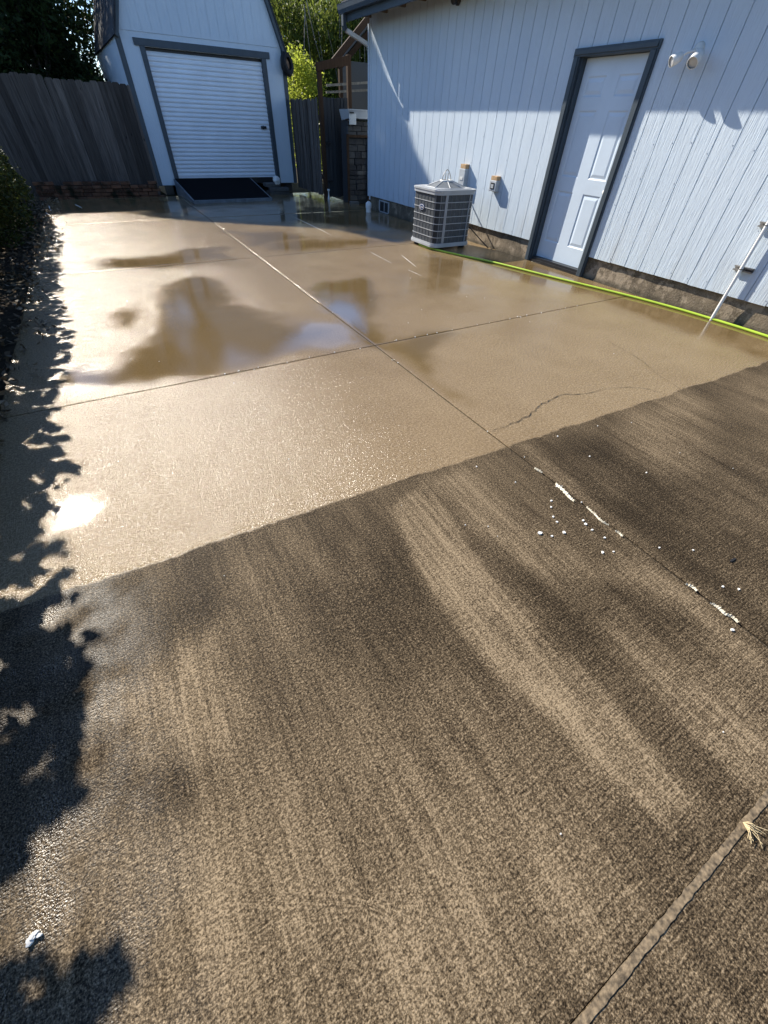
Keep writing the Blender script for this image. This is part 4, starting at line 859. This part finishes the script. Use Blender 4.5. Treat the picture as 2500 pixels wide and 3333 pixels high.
for k, (x, y, h, wd, lab) in enumerate([(-1.9, 16.6, 3.5, 1.3, 'dense dark shrub-like tree behind the fence next to the shed wall'), (-4.0, 18.0, 4.6, 1.9, 'large dark leafy tree behind the left fence, sunlit at its lower leaves'), (-.2, 17.9, 4.4, 1.0, 'slim dark tree squeezed between fence and shed roof'), (-7.0, 19.5, 5.6, 2.2, 'dark broad tree furthest left beyond the fence')]):
    rs = np.random.RandomState(50 + k)
    cs = grid_centres(rs, 90, (x - wd, y - .8, .6), (x + wd, y + .9, h - .35), lambda P: ((P[:, 0] - x) / wd) ** 2 + ((P[:, 2] - h * .5) / (h * .5)) ** 2 < 1)
    tree('leafy_tree', lab, 'tree', (x, y, -.03), h * .4, cs, .5, 15000, .15, M['leafd'], 60 + k, 'trees behind the shed and fence', .5, .42, None, .12)
# willow-like tree and bright shrub seen between shed and house
rs = np.random.RandomState(8)
cs = grid_centres(rs, 210, (6.3, 17.0, 1.8), (11.5, 18.6, 4.0))
t = tree('willow_tree', 'tall drooping yellow-green tree between the shed roof and the house eave', 'tree', (8.6, 18.2, -.03), 2.4, cs, .55, 36000, .14, M['leafw'], 81, None, 1.3, .32, None, .16)
m = MB(); rs = np.random.RandomState(4)
for i in range(34):
    x, y = rs.uniform(6.6, 10.5), rs.uniform(16.6, 17.6); z = rs.uniform(2.8, 4.2); dx_ = rs.uniform(-.4, .5); m.tube(smooth_path([(x, y, z), (x + dx_ * .4, y - .1, z - .7), (x + dx_, y - .15, z - rs.uniform(1.2, 2.2))], 4), .016, 5, r2=.006)
m.build('branch', M['twig'], t)
rs = np.random.RandomState(14)
tree('backdrop_tree', 'dense dark green tree standing behind the drooping yellow-green one', 'tree', (11, 23, -.03), 2.5, grid_centres(rs, 190, (7.5, 22.2, .8), (15.5, 24.2, 5.0)), .6, 24000, .2, M['leafd'], 82, None, .6, .45, None, .2)
rs = np.random.RandomState(9)
cs = grid_centres(rs, 75, (5.55, 15.6, .4), (7.15, 16.9, 3.0), lambda P: P[:, 2] < 3.05 - 1.1 * np.abs(P[:, 0] - 6.15))
tree('bright_shrub', 'bright sunlit lime green shrub behind the right-hand fence', 'shrub', (6.3, 16.2, -.03), 1.0, cs, .34, 9000, .085, M['leafb'], 91, None, -.1, .5, None, .05)
rs = np.random.RandomState(10)
cs = grid_centres(rs, 60, (7.1, 16.2, .3), (9.6, 17.4, 2.5)); tree('garden_bush', 'loose green bush seen through the arbor opening', 'shrub', (8.2, 16.8, -.03), .8, cs, .4, 5000, .09, M['leafw'], 92, None, 0., .5, None, .05)
# planting bed on the left: mulch, shrubs whose outer twigs shade the driveway edge
SB = np.array([(-.9, 13.), (-.951, 10.372), (-.8, 9.4), (-.759, 8.675), (-.80, 7.6), (-.74, 6.7), (-.76, 5.6), (-.70, 5.0), (-.631, 4.282), (-.723, 3.563), (-.794, 3.019), (-.688, 2.616), (-.653, 2.257), (-.761, 1.955), (-.663, 1.525), (-.69, 1.308), (-.585, 1.061), (-.656, .913), (-.681, .77), (-.651, .60), (-.745, .574), (-.87, .47), (-.87, .36), (-.742, .30), (-.575, .203), (-.575, .169), (-.62, .10), (-.7, -.2), (-.6, -.6), (-.8, -1.5)])[::-1]
def shade_ok(P, rs, slack=.0):
    gx_, gy_ = P[:, 0] - S.x / S.z * P[:, 2], P[:, 1] - S.y / S.z * P[:, 2]
    lim = np.interp(gy_, SB[:, 1], SB[:, 0]) + .03 + (vnoise(np.stack([gx_ * .3, gy_], 1), 23., 5) - .5) * .09
    Q = np.stack([gx_, gy_], 1); hole = (vnoise(Q, 11., 3) * .45 + vnoise(Q, 27., 7) * .55); edge = lim - gx_
    return (edge > 0) & (hole > np.clip(.55 - edge * 1.6, .33, .55))
SHR = [(-.55, 'broad shrub behind the camera at the left bed'), (.7, 'dark shrub whose shadow falls on the lower left corner'), (1.9, 'dark shrub beside the soiled slab'), (3.1, 'dark shrub shading the sun-glint patch'), (4.3, 'dense shrub beside the washed slab'), (5.6, 'dense shrub in the middle of the left bed'), (6.9, 'round shrub at the left edge past the bed middle'), (8.3, 'round green shrub near the far bed end'), (9.9, 'green shrub leaning into the picture at the left edge'), (11.4, 'green shrub at the foot of the fence corner')]
for k, (y, lab) in enumerate(SHR):
    rs = np.random.RandomState(100 + k); far = y > 7.5
    x = -1.95 if not far else -2.0; h = 2.7 if not far else 1.5
    cs = grid_centres(rs, 150, (x - .75, y - .8, .15), (x + 1.0, y + .8, h), lambda P: ((P[:, 2] - h * .5) / (h * .58)) ** 2 + ((P[:, 0] - x) / 1.05) ** 2 < 1)
    lim = lambda P: (P[:, 0] < .541 * (P[:, 2] - 1.42) - .0854 * P[:, 1] - .02) | (P[:, 1] > 8.0)
    tree('bed_shrub', lab, 'shrub', (x, y, -.03), .5, cs, .24, 52000, .05 if far else .05, M['leafs'], 120 + k, 'shrubs in the left planting bed', .0, .55, lambda P: shade_ok(P, rs) & (P[:, 2] > .03) & lim(P), .035)
rs = np.random.RandomState(77); N = 9000
P = np.stack([rs.uniform(-3.2, DL + .08, N), rs.uniform(-1, 13.2, N), rs.uniform(-.03, .035, N)], 1); P[:, 0] += np.abs(rs.normal(0, .14, N)) * (rs.rand(N) < .5) * (P[:, 1] > 3.6)
P[:, 2] += np.where(P[:, 0] > DL, .04, 0)
q_ = leaves(rs, P, .06, 0., .5, 1.5); q_[:, :, 2] = np.clip(q_[:, :, 2], -.03 + 0 * q_[:, :, 2], .08); q_[:, :, 2] = np.where(q_[:, :, 0] > DL, np.maximum(q_[:, :, 2], .004), q_[:, :, 2])
tag(quads('mulch', q_, [M['dryleaf']], rs.uniform(0, 1, N) ** 2), 'dark mulch and dry leaf litter along the left bed', 'mulch', kind='stuff')
